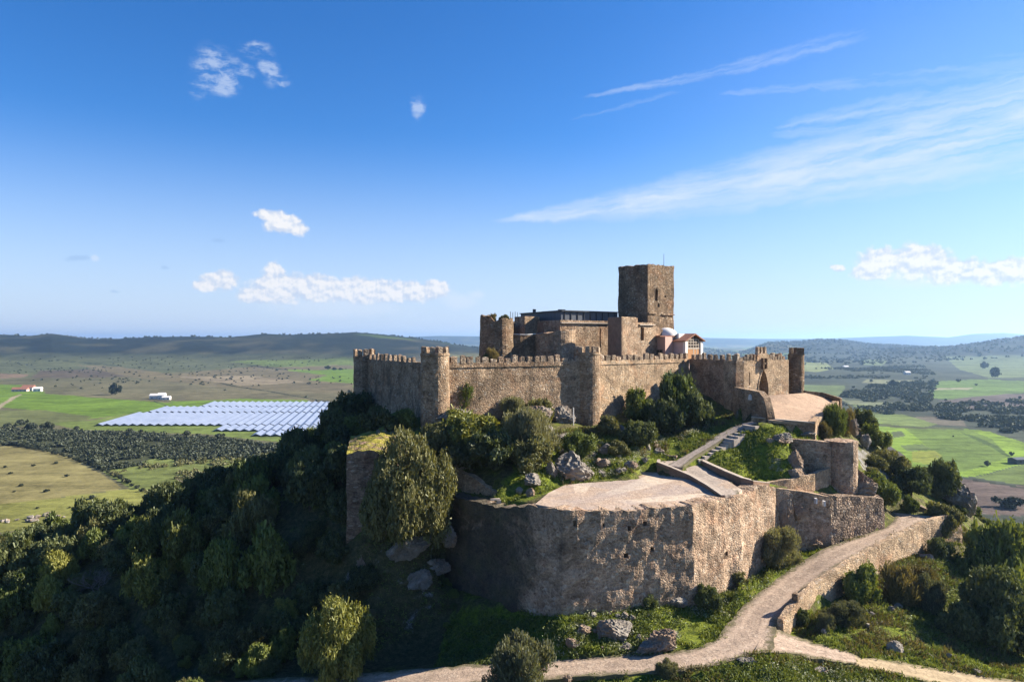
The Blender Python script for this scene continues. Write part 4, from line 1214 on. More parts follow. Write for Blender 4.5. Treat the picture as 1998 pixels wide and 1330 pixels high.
# small dry stone wall on the slope
ds = thing('dry_stone_wall', 'crumbling curved dry stone wall in the grass left of the ramp', 'wall', (*P(1290, 880, 96)[:2], -17))
part('masonry', wall_vf([(*P(1275, 866, 100.5)[:2], -16.8, -14.0), (*P(1285, 880, 97.8)[:2], -16.8, -14.9), (*P(1302, 889, 96.2)[:2], -16.8, -15.3), (*P(1319, 890, 95.4)[:2], -16.8, -15.25)], 0.5, 0.35, 0.12, 0.15), M_rubble, ds)
pi_ = P(1120, 795, 104.5)
single('drain_pipe', tube_vf((pi_[0], pi_[1] + 1.2, -13.3), (pi_[0], pi_[1] + 1.2, -9.8), 0.09, 0.09, 8), M_white, 'thin white pipe standing against the wall beside the middle round tower', 'pipe')
# ------------------------------------------------------------------ vegetation
def quads(P0, T, B, L, W, taper=0.55):
    """leaf-shaped quads: centre P0, long axis T, width axis B"""
    L = L[:, None]; W = W[:, None]
    a = P0 - T * L * 0.5 - B * W * 0.5 * taper; b = P0 - T * L * 0.5 + B * W * 0.5 * taper
    c = P0 + T * L * 0.5 + B * W * 0.5; d = P0 + T * L * 0.5 - B * W * 0.5
    V = np.stack([a, b, c, d], 1).reshape(-1, 3)
    return V, np.arange(len(V), dtype=np.int32).reshape(-1, 4)


def unit(v):
    return v / np.maximum(np.linalg.norm(v, axis=-1, keepdims=True), 1e-6)


def crown_mesh(name, seed, nb, n, leaf, mat, style='round', z0=0.0, core=0.5, flat=1.0, aspect=2.0):
    """crown about 1 in radius, from z0 to 1 + z0 or so; leaves on many overlapping clumps"""
    r = np.random.default_rng(seed)
    c = []
    for i in range(nb):
        a = r.uniform(0, 2 * math.pi); el = r.uniform(-0.55, 1.45)
        rad = r.uniform(0.50, 0.92)
        c.append((math.cos(a) * math.cos(el) * rad, math.sin(a) * math.cos(el) * rad, 0.52 + 0.48 * math.sin(el) * rad / 0.8, r.uniform(0.12, 0.32)))
    c.append((0, 0, 0.45, core * 0.85))
    c = np.array(c)
    w = c[:, 3] ** 2; w /= w.sum()
    per = 9
    ns = n * 2 // per
    bi = r.choice(len(c), size=ns, p=w)
    d = unit(r.normal(size=(ns, 3)))
    rr = c[bi, 3] * (1 - np.abs(r.normal(0, 0.2, ns)) + 0.22 * r.random(ns) ** 2)
    bi = np.repeat(bi, per); d = np.repeat(d, per, 0); rr = np.repeat(rr, per)
    dv = d * rr[:, None]; dv[:, 2] *= 0.8
    Pn = c[bi, :3] + dv + r.normal(0, leaf * 0.55, (ns * per, 3))
    inside = np.zeros(ns * per, bool)
    for k in range(len(c)):
        q = Pn - c[k, :3]; q[:, 2] /= 0.8
        inside |= (np.linalg.norm(q, axis=1) < c[k, 3] * 0.72) & (bi != k)
    ok = (~inside) & (Pn[:, 2] > 0.02)
    Pn, d, bi = Pn[ok][:n], d[ok][:n], bi[ok][:n]
    m = len(Pn)
    rnd = unit(r.normal(size=(m, 3)))
    if style == 'round': T = unit(rnd + d * 0.5 + np.array((0, 0, 0.25)))
    elif style == 'broom': T = unit(rnd * 0.7 + d * 0.7 + np.array((0, 0, 0.75)))
    else: T = unit(rnd * 0.7 + d * 0.65 + np.array((0, 0, -0.4)))
    B = unit(np.cross(T, unit(d + 0.8 * unit(r.normal(size=(m, 3))))))
    L = leaf * r.uniform(0.6, 1.4, m); W = L / aspect * r.uniform(0.7, 1.3, m)
    # about 1 wide in radius and 1 tall whatever the clumps came to
    k = 1.0 / np.percentile(np.hypot(Pn[:, 0], Pn[:, 1]), 96)
    zl, zh = np.percentile(Pn[:, 2], 1), np.percentile(Pn[:, 2], 99.5)
    kz = (1 - z0) / (zh - zl)
    Pn = (Pn - np.array((0, 0, zl))) * np.array((k, k, kz)) + np.array((0, 0, z0))
    c = (c - np.array((0, 0, zl, 0))) * np.array((k, k, kz, 1)) + np.array((0, 0, z0, 0))
    V, Fc = quads(Pn, T, B, L, W)
    return mesh_data(name, V, Fc, mat), c


def trunk_mesh(name, c, z0, r0, flat=1.0, n_l=6):
    parts = []
    top = np.array((0.02, -0.03, z0 + 0.3))
    parts.append(tube_vf((0, 0, -0.12), top * np.array((1, 1, 0.55)), r0, r0 * 0.75, 7))
    parts.append(tube_vf(top * np.array((1, 1, 0.53)), top, r0 * 0.76, r0 * 0.5, 7))
    for k in range(min(n_l, len(c) - 1)):
        e = np.array((c[k][0] * 0.9, c[k][1] * 0.9, c[k][2]))
        mid = top * 0.55 + e * 0.45 + np.array((0, 0, 0.04))
        s = top * np.array((1, 1, 0.6 + 0.06 * k))
        parts.append(tube_vf(s, mid, r0 * 0.42, r0 * 0.28, 5)); parts.append(tube_vf(mid, e, r0 * 0.28, r0 * 0.08, 5))
    V, Fc = merge(*parts)
    return mesh_data(name, V, Fc, M_bark)


KIND = {}


def define(kind, mat, count, nb, n, leaf, style='round', z0=0.0, r0=0.05, core=0.5, flat=1.0, aspect=2.0):
    KIND[kind] = []
    for i in range(count):
        cm, c = crown_mesh('crown_' + kind, 100 + len(KIND) * 17 + i, nb, n, leaf, mat, style, z0, core, flat, aspect)
        KIND[kind].append((cm, trunk_mesh('trunk_' + kind, c, z0, r0, flat)))


define('oak', L_oak, 4, 24, 8000, 0.105, z0=0.18, r0=0.06)
define('oak_big', L_oak, 1, 26, 22000, 0.062, z0=0.08, r0=0.05)
define('olive', L_olive, 3, 24, 8000, 0.11, z0=0.14, r0=0.055, aspect=2.6)
define('olive_big', L_olive, 1, 60, 42000, 0.044, z0=0.1, r0=0.035, aspect=2.2, core=0.55)
define('light', L_light, 3, 22, 8000, 0.105, z0=0.14, r0=0.05, aspect=2.4)
define('willow', L_light, 1, 42, 26000, 0.068, style='willow', z0=0.06, r0=0.05, aspect=2.8, core=0.45)
define('green', L_green, 3, 22, 8000, 0.11, z0=0.05, r0=0.05)
define('broom', L_green, 2, 20, 13000, 0.10, style='broom', z0=0.0, r0=0.03, aspect=3.5, core=0.7)
define('grey', L_grey, 2, 22, 14000, 0.075, style='broom', z0=0.0, r0=0.03, aspect=2.8, core=0.7)
define('dry', L_dry, 1, 12, 7000, 0.17, style='broom', z0=0.0, r0=0.02, aspect=6, core=0.6)
_cnt = [0]


def plant(kind, loc, rad, h, label, cat, group=None, name=None):
    cm, tm = KIND[kind][_cnt[0] % len(KIND[kind])]
    _cnt[0] += 1
    shrub = cat in ('bush', 'shrub', 'grass clump')
    root = thing(name or ('shrub' if shrub else 'tree'), label, cat, loc, group, random.uniform(0, 6.28), (rad, rad, h))
    put('foliage' if shrub else 'crown', cm, root)
    put('stem' if shrub else 'trunk', tm, root)
    return root


def at_px(px, pytop, wpx, Y, kind, label, cat='bush', group=None, sink=0.15, ratio=None, cap=None):
    """a plant whose crown top shows at pytop; it stands where the slope lets it be about as tall as wide"""
    ratio = ratio or (1.1 if cat == 'tree' else 0.85)

    def hh(y): return -(pytop - CY) * y / F - hz(X_at(px, y), y)
    if Y is None or hh(Y) > (1.5 if cat == 'tree' else 1.15) * wpx * Y / F or hh(Y) < 0.45 * wpx * Y / F:
        rng_ = np.arange(62, 134, 0.5) if Y is None else np.arange(Y - 9, Y + 9, 0.5)
        Y = min(rng_, key=lambda y: abs(hh(y) / (wpx * y / F) - ratio) + (0 if Y is None else 0.02 * abs(y - Y)))
    x = X_at(px, Y)
    w = wpx * Y / F
    cap = cap or (1.35 if cat == 'tree' else 1.0)
    h = min(max(hh(Y), 0.5 * w), cap * w)
    return plant(kind, (x, Y, hz(x, Y) - sink), w / 2, h + sink, label, cat, group)


def ground(px, py, y0=60.0, y1=150.0):
    Y = y0
    while Y < y1:
        x = X_at(px, Y); z = -(py - CY) * Y / F
        if z <= hz(x, Y): return (x, Y, hz(x, Y))
        Y += 0.2
    return None


# named plants: px of centre, py of top, width in px, distance, kind, label
for a in [
    (792, 846, 184, 83.0, 'olive_big', 'huge grey-green olive tree leaning over the front of the mossy tower stump', 'tree', None, 0.15, 1.1, 1.15),
    (898, 738, 82, 95.5, 'broom', 'dark green rounded bush against the first round tower'),
    (905, 803, 130, 93.0, 'light', 'yellow-green bush below the dark rounded bush at the long wall'),
    (862, 830, 90, 91.0, 'olive', 'low olive bush right behind the mossy tower stump'),
    (920, 850, 120, 89.5, 'olive', 'dense dull bush between the big olive tree and the terrace'),
    (965, 845, 110, 88.5, 'oak', 'dark bush beside the grey-green bush behind the terrace'),
    (1033, 800, 112, 91.0, 'grey', 'tall grey-green bush behind the left end of the terrace'),
    (1040, 850, 96, 88.0, 'olive', 'olive bush at the rear left corner of the terrace'),
    (1003, 776, 62, 101.0, 'grey', 'small grey bush at the foot of the long wall'),
    (1046, 780, 70, 101.5, 'olive', 'low bush at the wall foot just left of the middle round tower'),
    (1246, 762, 66, 103.5, 'green', 'green bush left of the dark oak before the sunlit wall'),
    (1322, 733, 80, 107.5, 'green', 'leafy green topmost clump of oak before the sunlit wall', 'tree'),
    (1352, 762, 72, 106.0, 'oak', 'dark holm oak leaning right before the shaded short wall', 'tree'),
    (1302, 782, 66, 104.5, 'oak', 'small dark oak in front of the leafy green tree', 'tree'),
    (1250, 824, 70, 99.0, 'oak', 'rounded dark bush above the dry stone wall'),
    (1185, 812, 46, 103.0, 'olive', 'low bush at the right foot of the middle round tower'),
    (1205, 860, 44, 95.0, 'olive', 'small bush among the rocks above the terrace'),
    (1130, 845, 60, 97.5, 'green', 'low spreading bush over the big boulders'),
    (1522, 1032, 84, 86.5, 'grey', 'big grey-green bush at the foot of the bastion beside the path'),
    (1683, 1104, 74, 76.0, 'green', 'tall green bush growing against the outside of the path parapet'),
    (1652, 1176, 72, 73.2, 'grey', 'low grey-green shrub in the grass below the parapet'),
    (1561, 1188, 34, 72.0, 'oak', 'small dark bush at the low end of the path parapet'),
    (1612, 1198, 34, 72.0, 'grey', 'little grey shrub between two bushes below the parapet'),
    (1812, 1120, 72, 80.0, 'grey', 'pale grey shrub in the middle of the dry slope'),
    (1752, 1108, 84, 84.0, 'dry', 'brown dry grass clump spilling below the parapet', 'grass clump'),
    (1808, 1106, 70, 84.0, 'dry', 'brown dry grass clump above the pale grey shrub', 'grass clump'),
    (1940, 1110, 150, 76.0, 'oak_big', 'large dark oak at the right edge above the grass', 'tree'),
    (1870, 1180, 80, 75.0, 'oak', 'low dark oak bush left of the large dark oak'),
    (1985, 1160, 90, 74.5, 'oak', 'dark oak cut by the right edge of the view', 'tree'),
    (1955, 1020, 110, 92.0, 'green', 'green tree above the large dark oak on the right slope', 'tree'),
    (1900, 1062, 76, 91.0, 'green', 'leafy bush below the round end of the path parapet'),
    (1832, 1050, 46, 92.0, 'oak', 'small dark bush against the outside of the far parapet'),
    (1778, 912, 78, 106.5, 'oak', 'dark green round bush behind the far end of the path', 'bush'),
    (1838, 900, 60, 113.0, 'oak', 'dark tree on the right skyline above the pale crag', 'tree'),
    (1725, 938, 50, 106.0, 'green', 'green bush right above the wall at the far path end'),
    (1845, 985, 70, 104.0, 'olive', 'olive bush in front of the pale crag'),
    (1735, 880, 70, 110.0, 'olive', 'grey bush on the steep slope right of the round bastion'),
    (1705, 830, 56, 115.0, 'green', 'green bush on the steep edge below the forecourt'),
    (1685, 800, 44, 119.0, 'oak', 'dark bush on the skyline right of the forecourt'),
    (1715, 925, 70, 105.0, 'green', 'wide bush on the slope right above the big rock'),
    (1775, 968, 36, 104.5, 'green', 'small bush at the top of the shaded sloping wall'),
    (1624, 790, 54, 106.0, 'broom', 'wild broom bush hanging off the corner of the forecourt'),
    (1648, 800, 50, 104.0, 'dry', 'tawny grass clump below the forecourt wall', 'grass clump'),
    (1610, 825, 36, 98.8, 'dry', 'tawny grass clump at the base of the forecourt corner', 'grass clump'),
    (1013, 1252, 150, 62.0, 'grey', 'grey-green bush in front of the path at the bottom edge'),
    (1300, 1288, 46, 63.5, 'grey', 'small bush on the near verge of the path'),
    (1380, 1143, 50, 78.5, 'oak', 'small dark bush at the foot of the sunlit bastion face'),
    (1268, 1158, 34, 74.5, 'oak', 'little dark bush below the middle of the bastion'),
    (1440, 1115, 44, 81.0, 'olive', 'low weedy bush at the right foot of the sunlit bastion face'),
    (655, 1128, 140, 70.8, 'willow', 'bright yellow-green drooping tree standing alone at the lower left', 'tree', None, 0.15, 1.0, 1.08),
    (552, 1168, 52, None, 'light', 'slim pale shrub left of the drooping yellow-green tree'),
    (352, 1000, 92, None, 'light', 'sunlit olive-green tree near the top of the left slope', 'tree'),
    (290, 1012, 74, None, 'light', 'sunlit tree touching the olive-green one on the left slope', 'tree'),
    (488, 962, 92, None, 'olive', 'pale tree standing high on the left slope under the skyline', 'tree'),
    (112, 1078, 66, None, 'light', 'light green tree near the left edge of the slope', 'tree'),
    (100, 1125, 64, None, 'light', 'light green low tree below its twin near the left edge', 'tree'),
    (282, 1085, 84, None, 'light', 'sunlit tree in the middle of the left slope', 'tree'),
    (337, 1078, 36, None, 'light', 'small sunlit treetop right beside the mid-slope tree', 'tree'),
    (520, 1030, 110, None, 'green', 'tall dark green tree at the centre of the shaded left slope', 'tree'),
    (440, 1055, 90, None, 'green', 'broad green tree left of the tall dark green tree', 'tree'),
    (350, 1240, 30, None, 'light', 'little pale shrub low on the shaded slope'),
    (362, 1280, 26, None, 'light', 'little bright shrub just above the bottom on the shaded slope'),
    (690, 768, 84, 117.5, 'oak', 'dark tree hiding the foot of the far left corner tower', 'tree'),
    (655, 785, 60, 116.0, 'oak', 'dark tree on the skyline left of the corner tower', 'tree'),
    (740, 795, 80, 106.0, 'oak', 'dark bush at the foot of the shaded left wall'),
    (790, 800, 50, 103.0, 'green', 'green bush at the foot of the shaded wall near the round tower'),
    (665, 870, 70, 98.0, 'oak', 'dark tree pressed against the left side of the mossy stump', 'tree'),
]:
    at_px(*a)
for px, py, w in ((960, 686, 30), (950, 692, 18)):
    Y = 117.5; x = X_at(px, Y)
    plant('dry' if w > 20 else 'light', (x, Y, -(704 - CY) * Y / F), w * Y / F / 2, 2.0 if w > 20 else 1.2, 'pale grassy tuft at the foot of the broken round tower' if w > 20 else 'small leafy tuft left of the pale grassy one by the broken tower', 'bush')
for px, py, w, h, k, lb in ((962, 620, 18, 0.9, 'dry', 'yellowish tuft growing on top of the broken round tower'), (985, 622, 22, 0.8, 'olive', 'dark tuft growing on the right rim of the broken round tower')):
    Y = 120.6; x = X_at(px, Y)
    plant(k, (x, Y, 3.2), w * Y / F / 2, h + 0.4, lb, 'bush')

# the wood that covers the shaded left slope
taken = [(o.location.x, o.location.y, max(o.scale.x, 1.0)) for o in C.objects if o.get('category') in ('tree', 'bush')]
fills = 0
FILLPOLY = [(-120, 1075), (130, 1062), (300, 1005), (450, 955), (560, 905), (640, 830), (700, 800), (720, 860), (676, 900), (676, 1060), (740, 1120), (760, 1200), (700, 1290), (560, 1310), (380, 1335), (380, 1400), (-120, 1400)]
labels = {'oak': 'dark evergreen tree in the shaded wood on the slope left of the castle', 'green': 'dull green tree in the shaded wood on the slope left of the castle', 'olive': 'grey-green tree in the shaded wood on the slope left of the castle'}
for t in range(9000):
    if fills >= 295: break
    x, y = random.uniform(-112, -14), random.uniform(62, 136)
    z = hz(x, y)
    px, py = CX + F * x / y, CY - F * z / y
    if not in_poly(np.array([px]), np.array([py]), FILLPOLY)[0]: continue
    if px > 640 and py > 1150 and random.random() < 0.6: continue
    r = random.choice((1.3, 1.7, 2.1, 2.5, 2.9))
    if y < 74: r = min(r, 1.2)
    if any((x - q[0]) ** 2 + (y - q[1]) ** 2 < ((r + q[2]) * 0.56) ** 2 for q in taken): continue
    if px > 560 and py > 1240: r = min(r, 1.3)
    if x > -24: r = min(r, 1.9)
    k = random.choices(('oak', 'green', 'olive'), (5, 3, 2))[0]
    plant(k, (x, y, z - 0.2), r, r * random.uniform(1.45, 2.1), labels[k], 'tree', {'oak': 'dark evergreens on the left slope', 'green': 'dull green trees on the left slope', 'olive': 'grey-green trees on the left slope'}[k])
    taken.append((x, y, r)); fills += 1
# low shrubs among the shaded rocks below the stump
for t in range(300):
    px, py = random.uniform(690, 900), random.uniform(1075, 1235)
    g_ = ground(px, py)
    if g_ is None or not in_poly(np.array([px]), np.array([py]), [(690, 1080), (860, 1110), (900, 1180), (880, 1225), (720, 1240)])[0]: continue
    r = random.choice((0.5, 0.7, 0.95))
    if any((g_[0] - q[0]) ** 2 + (g_[1] - q[1]) ** 2 < ((r + q[2]) * 0.75) ** 2 for q in taken): continue
    k = random.choice(('oak', 'grey', 'green'))
    plant(k, (g_[0], g_[1], g_[2] - 0.1), r, r * random.uniform(1.1, 1.5), {'oak': 'dark shrub among the shaded rocks below the mossy stump', 'green': 'green shrub among the shaded rocks below the mossy stump', 'grey': 'grey shrub among the shaded rocks below the mossy stump'}[k], 'bush', k + ' shrubs below the stump')
    taken.append((g_[0], g_[1], r))
# scrub on the right slope
RPOLY = [(1640, 800), (1700, 830), (1760, 920), (1850, 960), (2050, 1040), (2050, 1200), (1860, 1180), (1880, 1060), (1820, 1000), (1700, 950), (1660, 860)]
fr_ = 0
for t in range(4000):
    if fr_ >= 42: break
    x, y = random.uniform(45, 100), random.uniform(80, 135)
    z = hz(x, y)
    px, py = CX + F * x / y, CY - F * z / y
    if not in_poly(np.array([px]), np.array([py]), RPOLY)[0]: continue
    r = random.choice((0.7, 1.0, 1.3, 1.7))
    if any((x - q[0]) ** 2 + (y - q[1]) ** 2 < ((r + q[2]) * 0.65) ** 2 for q in taken): continue
    k = random.choice(('oak', 'green', 'olive', 'grey'))
    plant(k, (x, y, z - 0.15), r, r * random.uniform(1.1, 1.6), {'oak': 'dark scrub bush on the steep slope right of the castle', 'green': 'green scrub bush on the steep slope right of the castle', 'olive': 'olive scrub bush on the steep slope right of the castle', 'grey': 'grey scrub bush on the steep slope right of the castle'}[k], 'bush', k + ' scrub on the right slope')
    taken.append((x, y, r)); fr_ += 1


# bare grey-brown tree and dead twigs
def twig_vf(seed, h, spread, depth=4, r0=0.09):
    r = random.Random(seed)
    parts = []

    def grow(p, d, L, rad, k):
        e = p + d * L
        parts.append(tube_vf(p, e, rad, rad * 0.7, 5 if k > 1 else 3))
        if k == 0: return
        for i in range(r.choice((2, 3, 3))):
            nd = Vector(d) + Vector((r.uniform(-1, 1), r.uniform(-1, 1), r.uniform(-0.25, 0.6))) * spread
            nd.normalize()
            grow(e, np.array(nd), L * r.uniform(0.6, 0.82), rad * 0.62, k - 1)
    for i in range(4):
        a = i * 1.57 + r.uniform(0, 1)
        grow(np.array((0.0, 0, -0.2)), np.array(Vector((math.cos(a) * 0.45, math.sin(a) * 0.45, 1)).normalized()), h * 0.3, r0, depth)
    return merge(*parts)


for px, pyt, Y, sd, sp, lb in ((405, 872, 121.0, 3, 0.7, 'bare grey-brown branching tree on the skyline of the left slope'), (190, 1082, 106, 5, 0.9, 'bare whitish dead tree among the dark trees of the left slope')):
    if sd == 5: Y = min(np.arange(85, 125, 0.5), key=lambda y: abs(-(pyt - CY) * y / F - hz(X_at(px, y), y) - 4.2))
    x = X_at(px, Y); zb = hz(x, Y); zt = -(pyt - CY) * Y / F
    vf = twig_vf(sd, 1.0, sp, 5, 0.022)
    s = zt - zb
    V = [(v[0] * s * 1.1 + x, v[1] * s * 1.1 + Y, v[2] * s * 0.85 + zb) for v in vf[0]]
    root = thing('bare_tree', lb, 'tree', (x, Y, zb))
    part('trunk', (V, vf[1]), M_twig, root)


# ------------------------------------------------------------------ rocks
def rock_vf(seed, sx, sy, sz, sub=3):
    import bmesh
    bm = bmesh.new()
    bmesh.ops.create_icosphere(bm, subdivisions=sub, radius=1.0)
    r = random.Random(seed)
    planes = []
    for i in range(15):
        v = Vector((r.uniform(-1, 1), r.uniform(-1, 1), r.uniform(-0.8, 1))).normalized()
        planes.append((v, r.uniform(0.5, 0.92)))
    for v in bm.verts:
        p = v.co.copy()
        q = p * 1.5 + Vector((seed, seed * 0.7, 1))
        p += p.normalized() * (mnoise.noise(q) * 0.14)
        for nrm, d in planes:
            k = p.dot(nrm)
            if k > d: p -= nrm * (k - d)
        p += p.normalized() * (mnoise.noise(q * 3.3) * 0.16 + mnoise.noise(q * 8) * 0.07 + mnoise.noise(q * 17) * 0.03)
        v.co = p * 1.12
    V = [(v.co.x * sx, v.co.y * sy, v.co.z * sz) for v in bm.verts]
    Fc = [[w.index for w in f.verts] for f in bm.faces]
    bm.free()
    return V, Fc


_rk = [0]


def rock(px, py, w, h, label, Y=None, dep=0.8, rz=None, tilt=0.0, group=None, up=0.35):
    """px, py: foot of the rock in the view; w, h: visible size in px"""
    g = ground(px, py) if Y is None else (X_at(px, Y), Y, -(py - CY) * Y / F)
    if g is None: return
    if Y is not None: up = 0.75; h = h * 0.85; w = w * 0.9
    if Y is None: up = min(up, 0.32)
    _rk[0] += 1
    s = g[1] / F
    sx, sz = w * s / 2 * 0.92, h * s / 2 * 0.95
    V, Fc = rock_vf(_rk[0] * 3.7, sx, sx * dep, sz, 5 if w > 44 else 4)
    R = Matrix.Rotation(tilt, 3, 'Y')
    V = [tuple(R @ Vector(v)) for v in V]
    o = put('boulder', mesh_data('boulder', V, Fc, M_rock, False))
    o.location = (g[0], g[1], g[2] + sz * up)
    return tag(o, label, 'rock', group)


for a in [
    dict(px=885, py=822, w=76, h=34, label='large flat pale boulder behind the bushes at the first round tower', Y=95.5, up=0.9),
    dict(px=1050, py=818, w=56, h=40, label='rounded pale boulder under the long wall left of the middle tower', Y=99.0, up=0.9),
    dict(px=1096, py=832, w=52, h=54, label='brown rock lump at the base of the middle round tower, left side', Y=106.2, up=0.9),
    dict(px=1068, py=842, w=30, h=26, label='squarish rock below the brown lump by the middle tower'),
    dict(px=1100, py=855, w=44, h=16, label='flat slab rock in the grass below the middle tower'),
    dict(px=1112, py=922, w=92, h=62, label='big cracked reddish boulder just behind the terrace', tilt=0.2, up=0.7),
    dict(px=1075, py=926, w=30, h=38, label='pale boulder touching the left of the cracked reddish one'),
    dict(px=1138, py=882, w=66, h=16, label='long tilted flat rock above the reddish boulder', tilt=0.35, up=1.0),
    dict(px=1176, py=908, w=30, h=18, label='small pale rock at the lower end of the tilted flat rock'),
    dict(px=1183, py=882, w=44, h=28, label='grey rock beside a bush above the terrace'),
    dict(px=1230, py=914, w=30, h=24, label='brownish rock at the back right corner of the terrace'),
    dict(px=1215, py=845, w=36, h=22, label='pale rock under the dark rounded bush'),
    dict(px=1037, py=945, w=44, h=36, label='pale boulder behind the left end of the terrace', tilt=0.4),
    dict(px=1033, py=968, w=20, h=26, label='upright grey stone standing in the grass left of the terrace', up=0.8),
    dict(px=895, py=912, w=46, h=24, label='grey boulder in the shade above the short stepped wall', Y=89.5, up=0.9),
    dict(px=1524, py=858, w=50, h=22, label='grey boulder lying on top of the grassy mound', up=0.7),
    dict(px=1503, py=862, w=18, h=12, label='small white stone beside the grey boulder on the mound'),
    dict(px=1575, py=852, w=34, h=12, label='flat stone near the wing wall on top of the mound'),
    dict(px=1553, py=910, w=34, h=52, label='pale craggy outcrop on the right flank of the grassy mound', up=0.7),
    dict(px=1556, py=932, w=44, h=34, label='pale pointed rock below the craggy outcrop on the mound', tilt=0.5),
    dict(px=1680, py=972, w=66, h=78, label='big tawny rock under the round bastion', Y=96.5, dep=0.7, up=0.8),
    dict(px=1648, py=968, w=36, h=40, label='dark rock wedged between round bastion and small bastion', Y=95.5),
    dict(px=1534, py=1040, w=50, h=90, label='dark craggy rock where bastion and small bastion meet', Y=89.6, dep=0.3),
    dict(px=1562, py=1010, w=36, h=34, label='brown rock bulging from the shaded small bastion face', Y=90.0, dep=0.4),
    dict(px=1585, py=1062, w=36, h=22, label='grey rock at the foot of the shaded small bastion face'),
    dict(px=1566, py=1072, w=14, h=20, label='white stone at the foot of the small bastion'),
    dict(px=1870, py=1000, w=60, h=80, label='pale cliff crag on the right skyline', Y=112, up=0.6, dep=1.2),
    dict(px=1842, py=980, w=44, h=50, label='dark leaning crag left of the pale cliff crag', Y=113, up=0.5, tilt=-0.4),
    dict(px=1890, py=1000, w=36, h=60, label='rounded end of the pale cliff crag', Y=111, up=0.5),
    dict(px=1690, py=870, w=24, h=40, label='white crag on the steep slope below the forecourt', Y=112),
    dict(px=1668, py=845, w=22, h=44, label='pale crag beside the tawny grass under the forecourt', Y=108),
    dict(px=1630, py=805, w=14, h=26, label='stone lump closing the end of the forecourt wall', Y=113.5, up=0.9),
    dict(px=1745, py=1270, w=36, h=30, label='dark angular boulder alone in the grass by the sandy track', up=0.75),
    dict(px=1200, py=1236, w=70, h=44, label='grey weathered outcrop among weeds below the bastion', up=0.4),
    dict(px=1296, py=1262, w=60, h=56, label='pale angular outcrop at the edge of the cobbled path', up=0.5),
    dict(px=1262, py=1270, w=52, h=32, label='flat tawny rock left of the pale outcrop by the path', tilt=-0.3),
    dict(px=1225, py=1265, w=30, h=18, label='small rock between the two outcrops by the path'),
    dict(px=1140, py=1235, w=36, h=24, label='pale rock among white weeds below the prow'),
    dict(px=1118, py=1262, w=34, h=22, label='low rock at the left end of the weedy patch'),
    dict(px=1266, py=1172, w=26, h=26, label='mossy boulder against the foot of the bastion', up=0.8),
    dict(px=1286, py=1172, w=16, h=12, label='small white stone beside the mossy boulder'),
    dict(px=1322, py=1182, w=40, h=24, label='broken tawny stone at the corner of the bastion foot'),
    dict(px=1432, py=1135, w=18, h=16, label='white stone at the foot of the sunlit bastion face'),
    dict(px=877, py=1062, w=36, h=52, label='upright pale rock under the big olive tree', Y=83.3, up=1.2),
    dict(px=800, py=1080, w=96, h=50, label='dark layered rock below the mossy tower stump', Y=82.0, up=0.5, tilt=-0.4),
    dict(px=815, py=1150, w=60, h=60, label='purplish rock face in the shade left of the bastion', Y=82.0, up=0.5),
    dict(px=852, py=1120, w=70, h=50, label='shaded grey rock joining the left end of the bastion', Y=84.0, up=0.6),
    dict(px=705, py=1110, w=28, h=40, label='grey pointed rock in the shade below the stump', Y=83.0),
    dict(px=620, py=1035, w=40, h=36, label='pale slanting rock in the shaded wood', Y=93, tilt=0.7, up=1.2),
    dict(px=1108, py=1329, w=34, h=16, label='brown stone at the bottom edge of the view', up=0.8),
    dict(px=1810, py=1090, w=34, h=18, label='tawny rock in the dry slope grass'),
    dict(px=1750, py=1185, w=20, h=14, label='small pale rock under the pale grey shrub'),
    dict(px=1905, py=1310, w=18, h=10, label='white stone beside the sandy track'),
    dict(px=1455, py=1290, w=40, h=14, label='dark stone in the weeds on the near verge'),
    dict(px=1600, py=1310, w=36, h=14, label='grey stone in the weeds right of the near verge'),
]:
    rock(**a)

# small broken stones strewn over the rocky ground, a few pixels each
STONEP = {'white stone scattered on the grassy slope between terrace and curtain wall': [(1080, 850), (1330, 850), (1240, 925), (1090, 940), (1000, 970)], 'white stone scattered in the weeds at the foot of the bastion': [(1080, 1200), (1250, 1172), (1360, 1172), (1330, 1250), (1090, 1275)],
          'pale stone scattered on the steep slope right of the forecourt': [(1645, 810), (1700, 830), (1760, 930), (1700, 940)], 'stone scattered in the grass right of the path parapet': [(1560, 1215), (1720, 1160), (1990, 1240), (1990, 1310), (1680, 1270)]}
for lb, poly in STONEP.items():
    k = 0
    xs = [p[0] for p in poly]; ys = [p[1] for p in poly]
    while k < (34 if 'terrace and curtain' in lb else 18):
        px, py = random.uniform(min(xs), max(xs)), random.uniform(min(ys), max(ys))
        if not in_poly(np.array([px]), np.array([py]), poly)[0]: continue
        g_ = ground(px, py)
        k += 1
        if g_ is None: continue
        sz = random.choice((0.16, 0.25, 0.35, 0.5, 0.75 if 'terrace and curtain' in lb else 0.3))
        V, Fc = rock_vf(700 + k * 7.3 + len(lb), sz, sz * 0.8, sz * random.uniform(0.5, 1.0), 3)
        o = put('stone', mesh_data('stone', V, Fc, M_rock)); o.location = (g_[0], g_[1], g_[2] + sz * 0.2); o.rotation_euler = (0, 0, random.uniform(0, 6))
        tag(o, lb, 'stone', lb.replace('stone scattered', 'stones'))

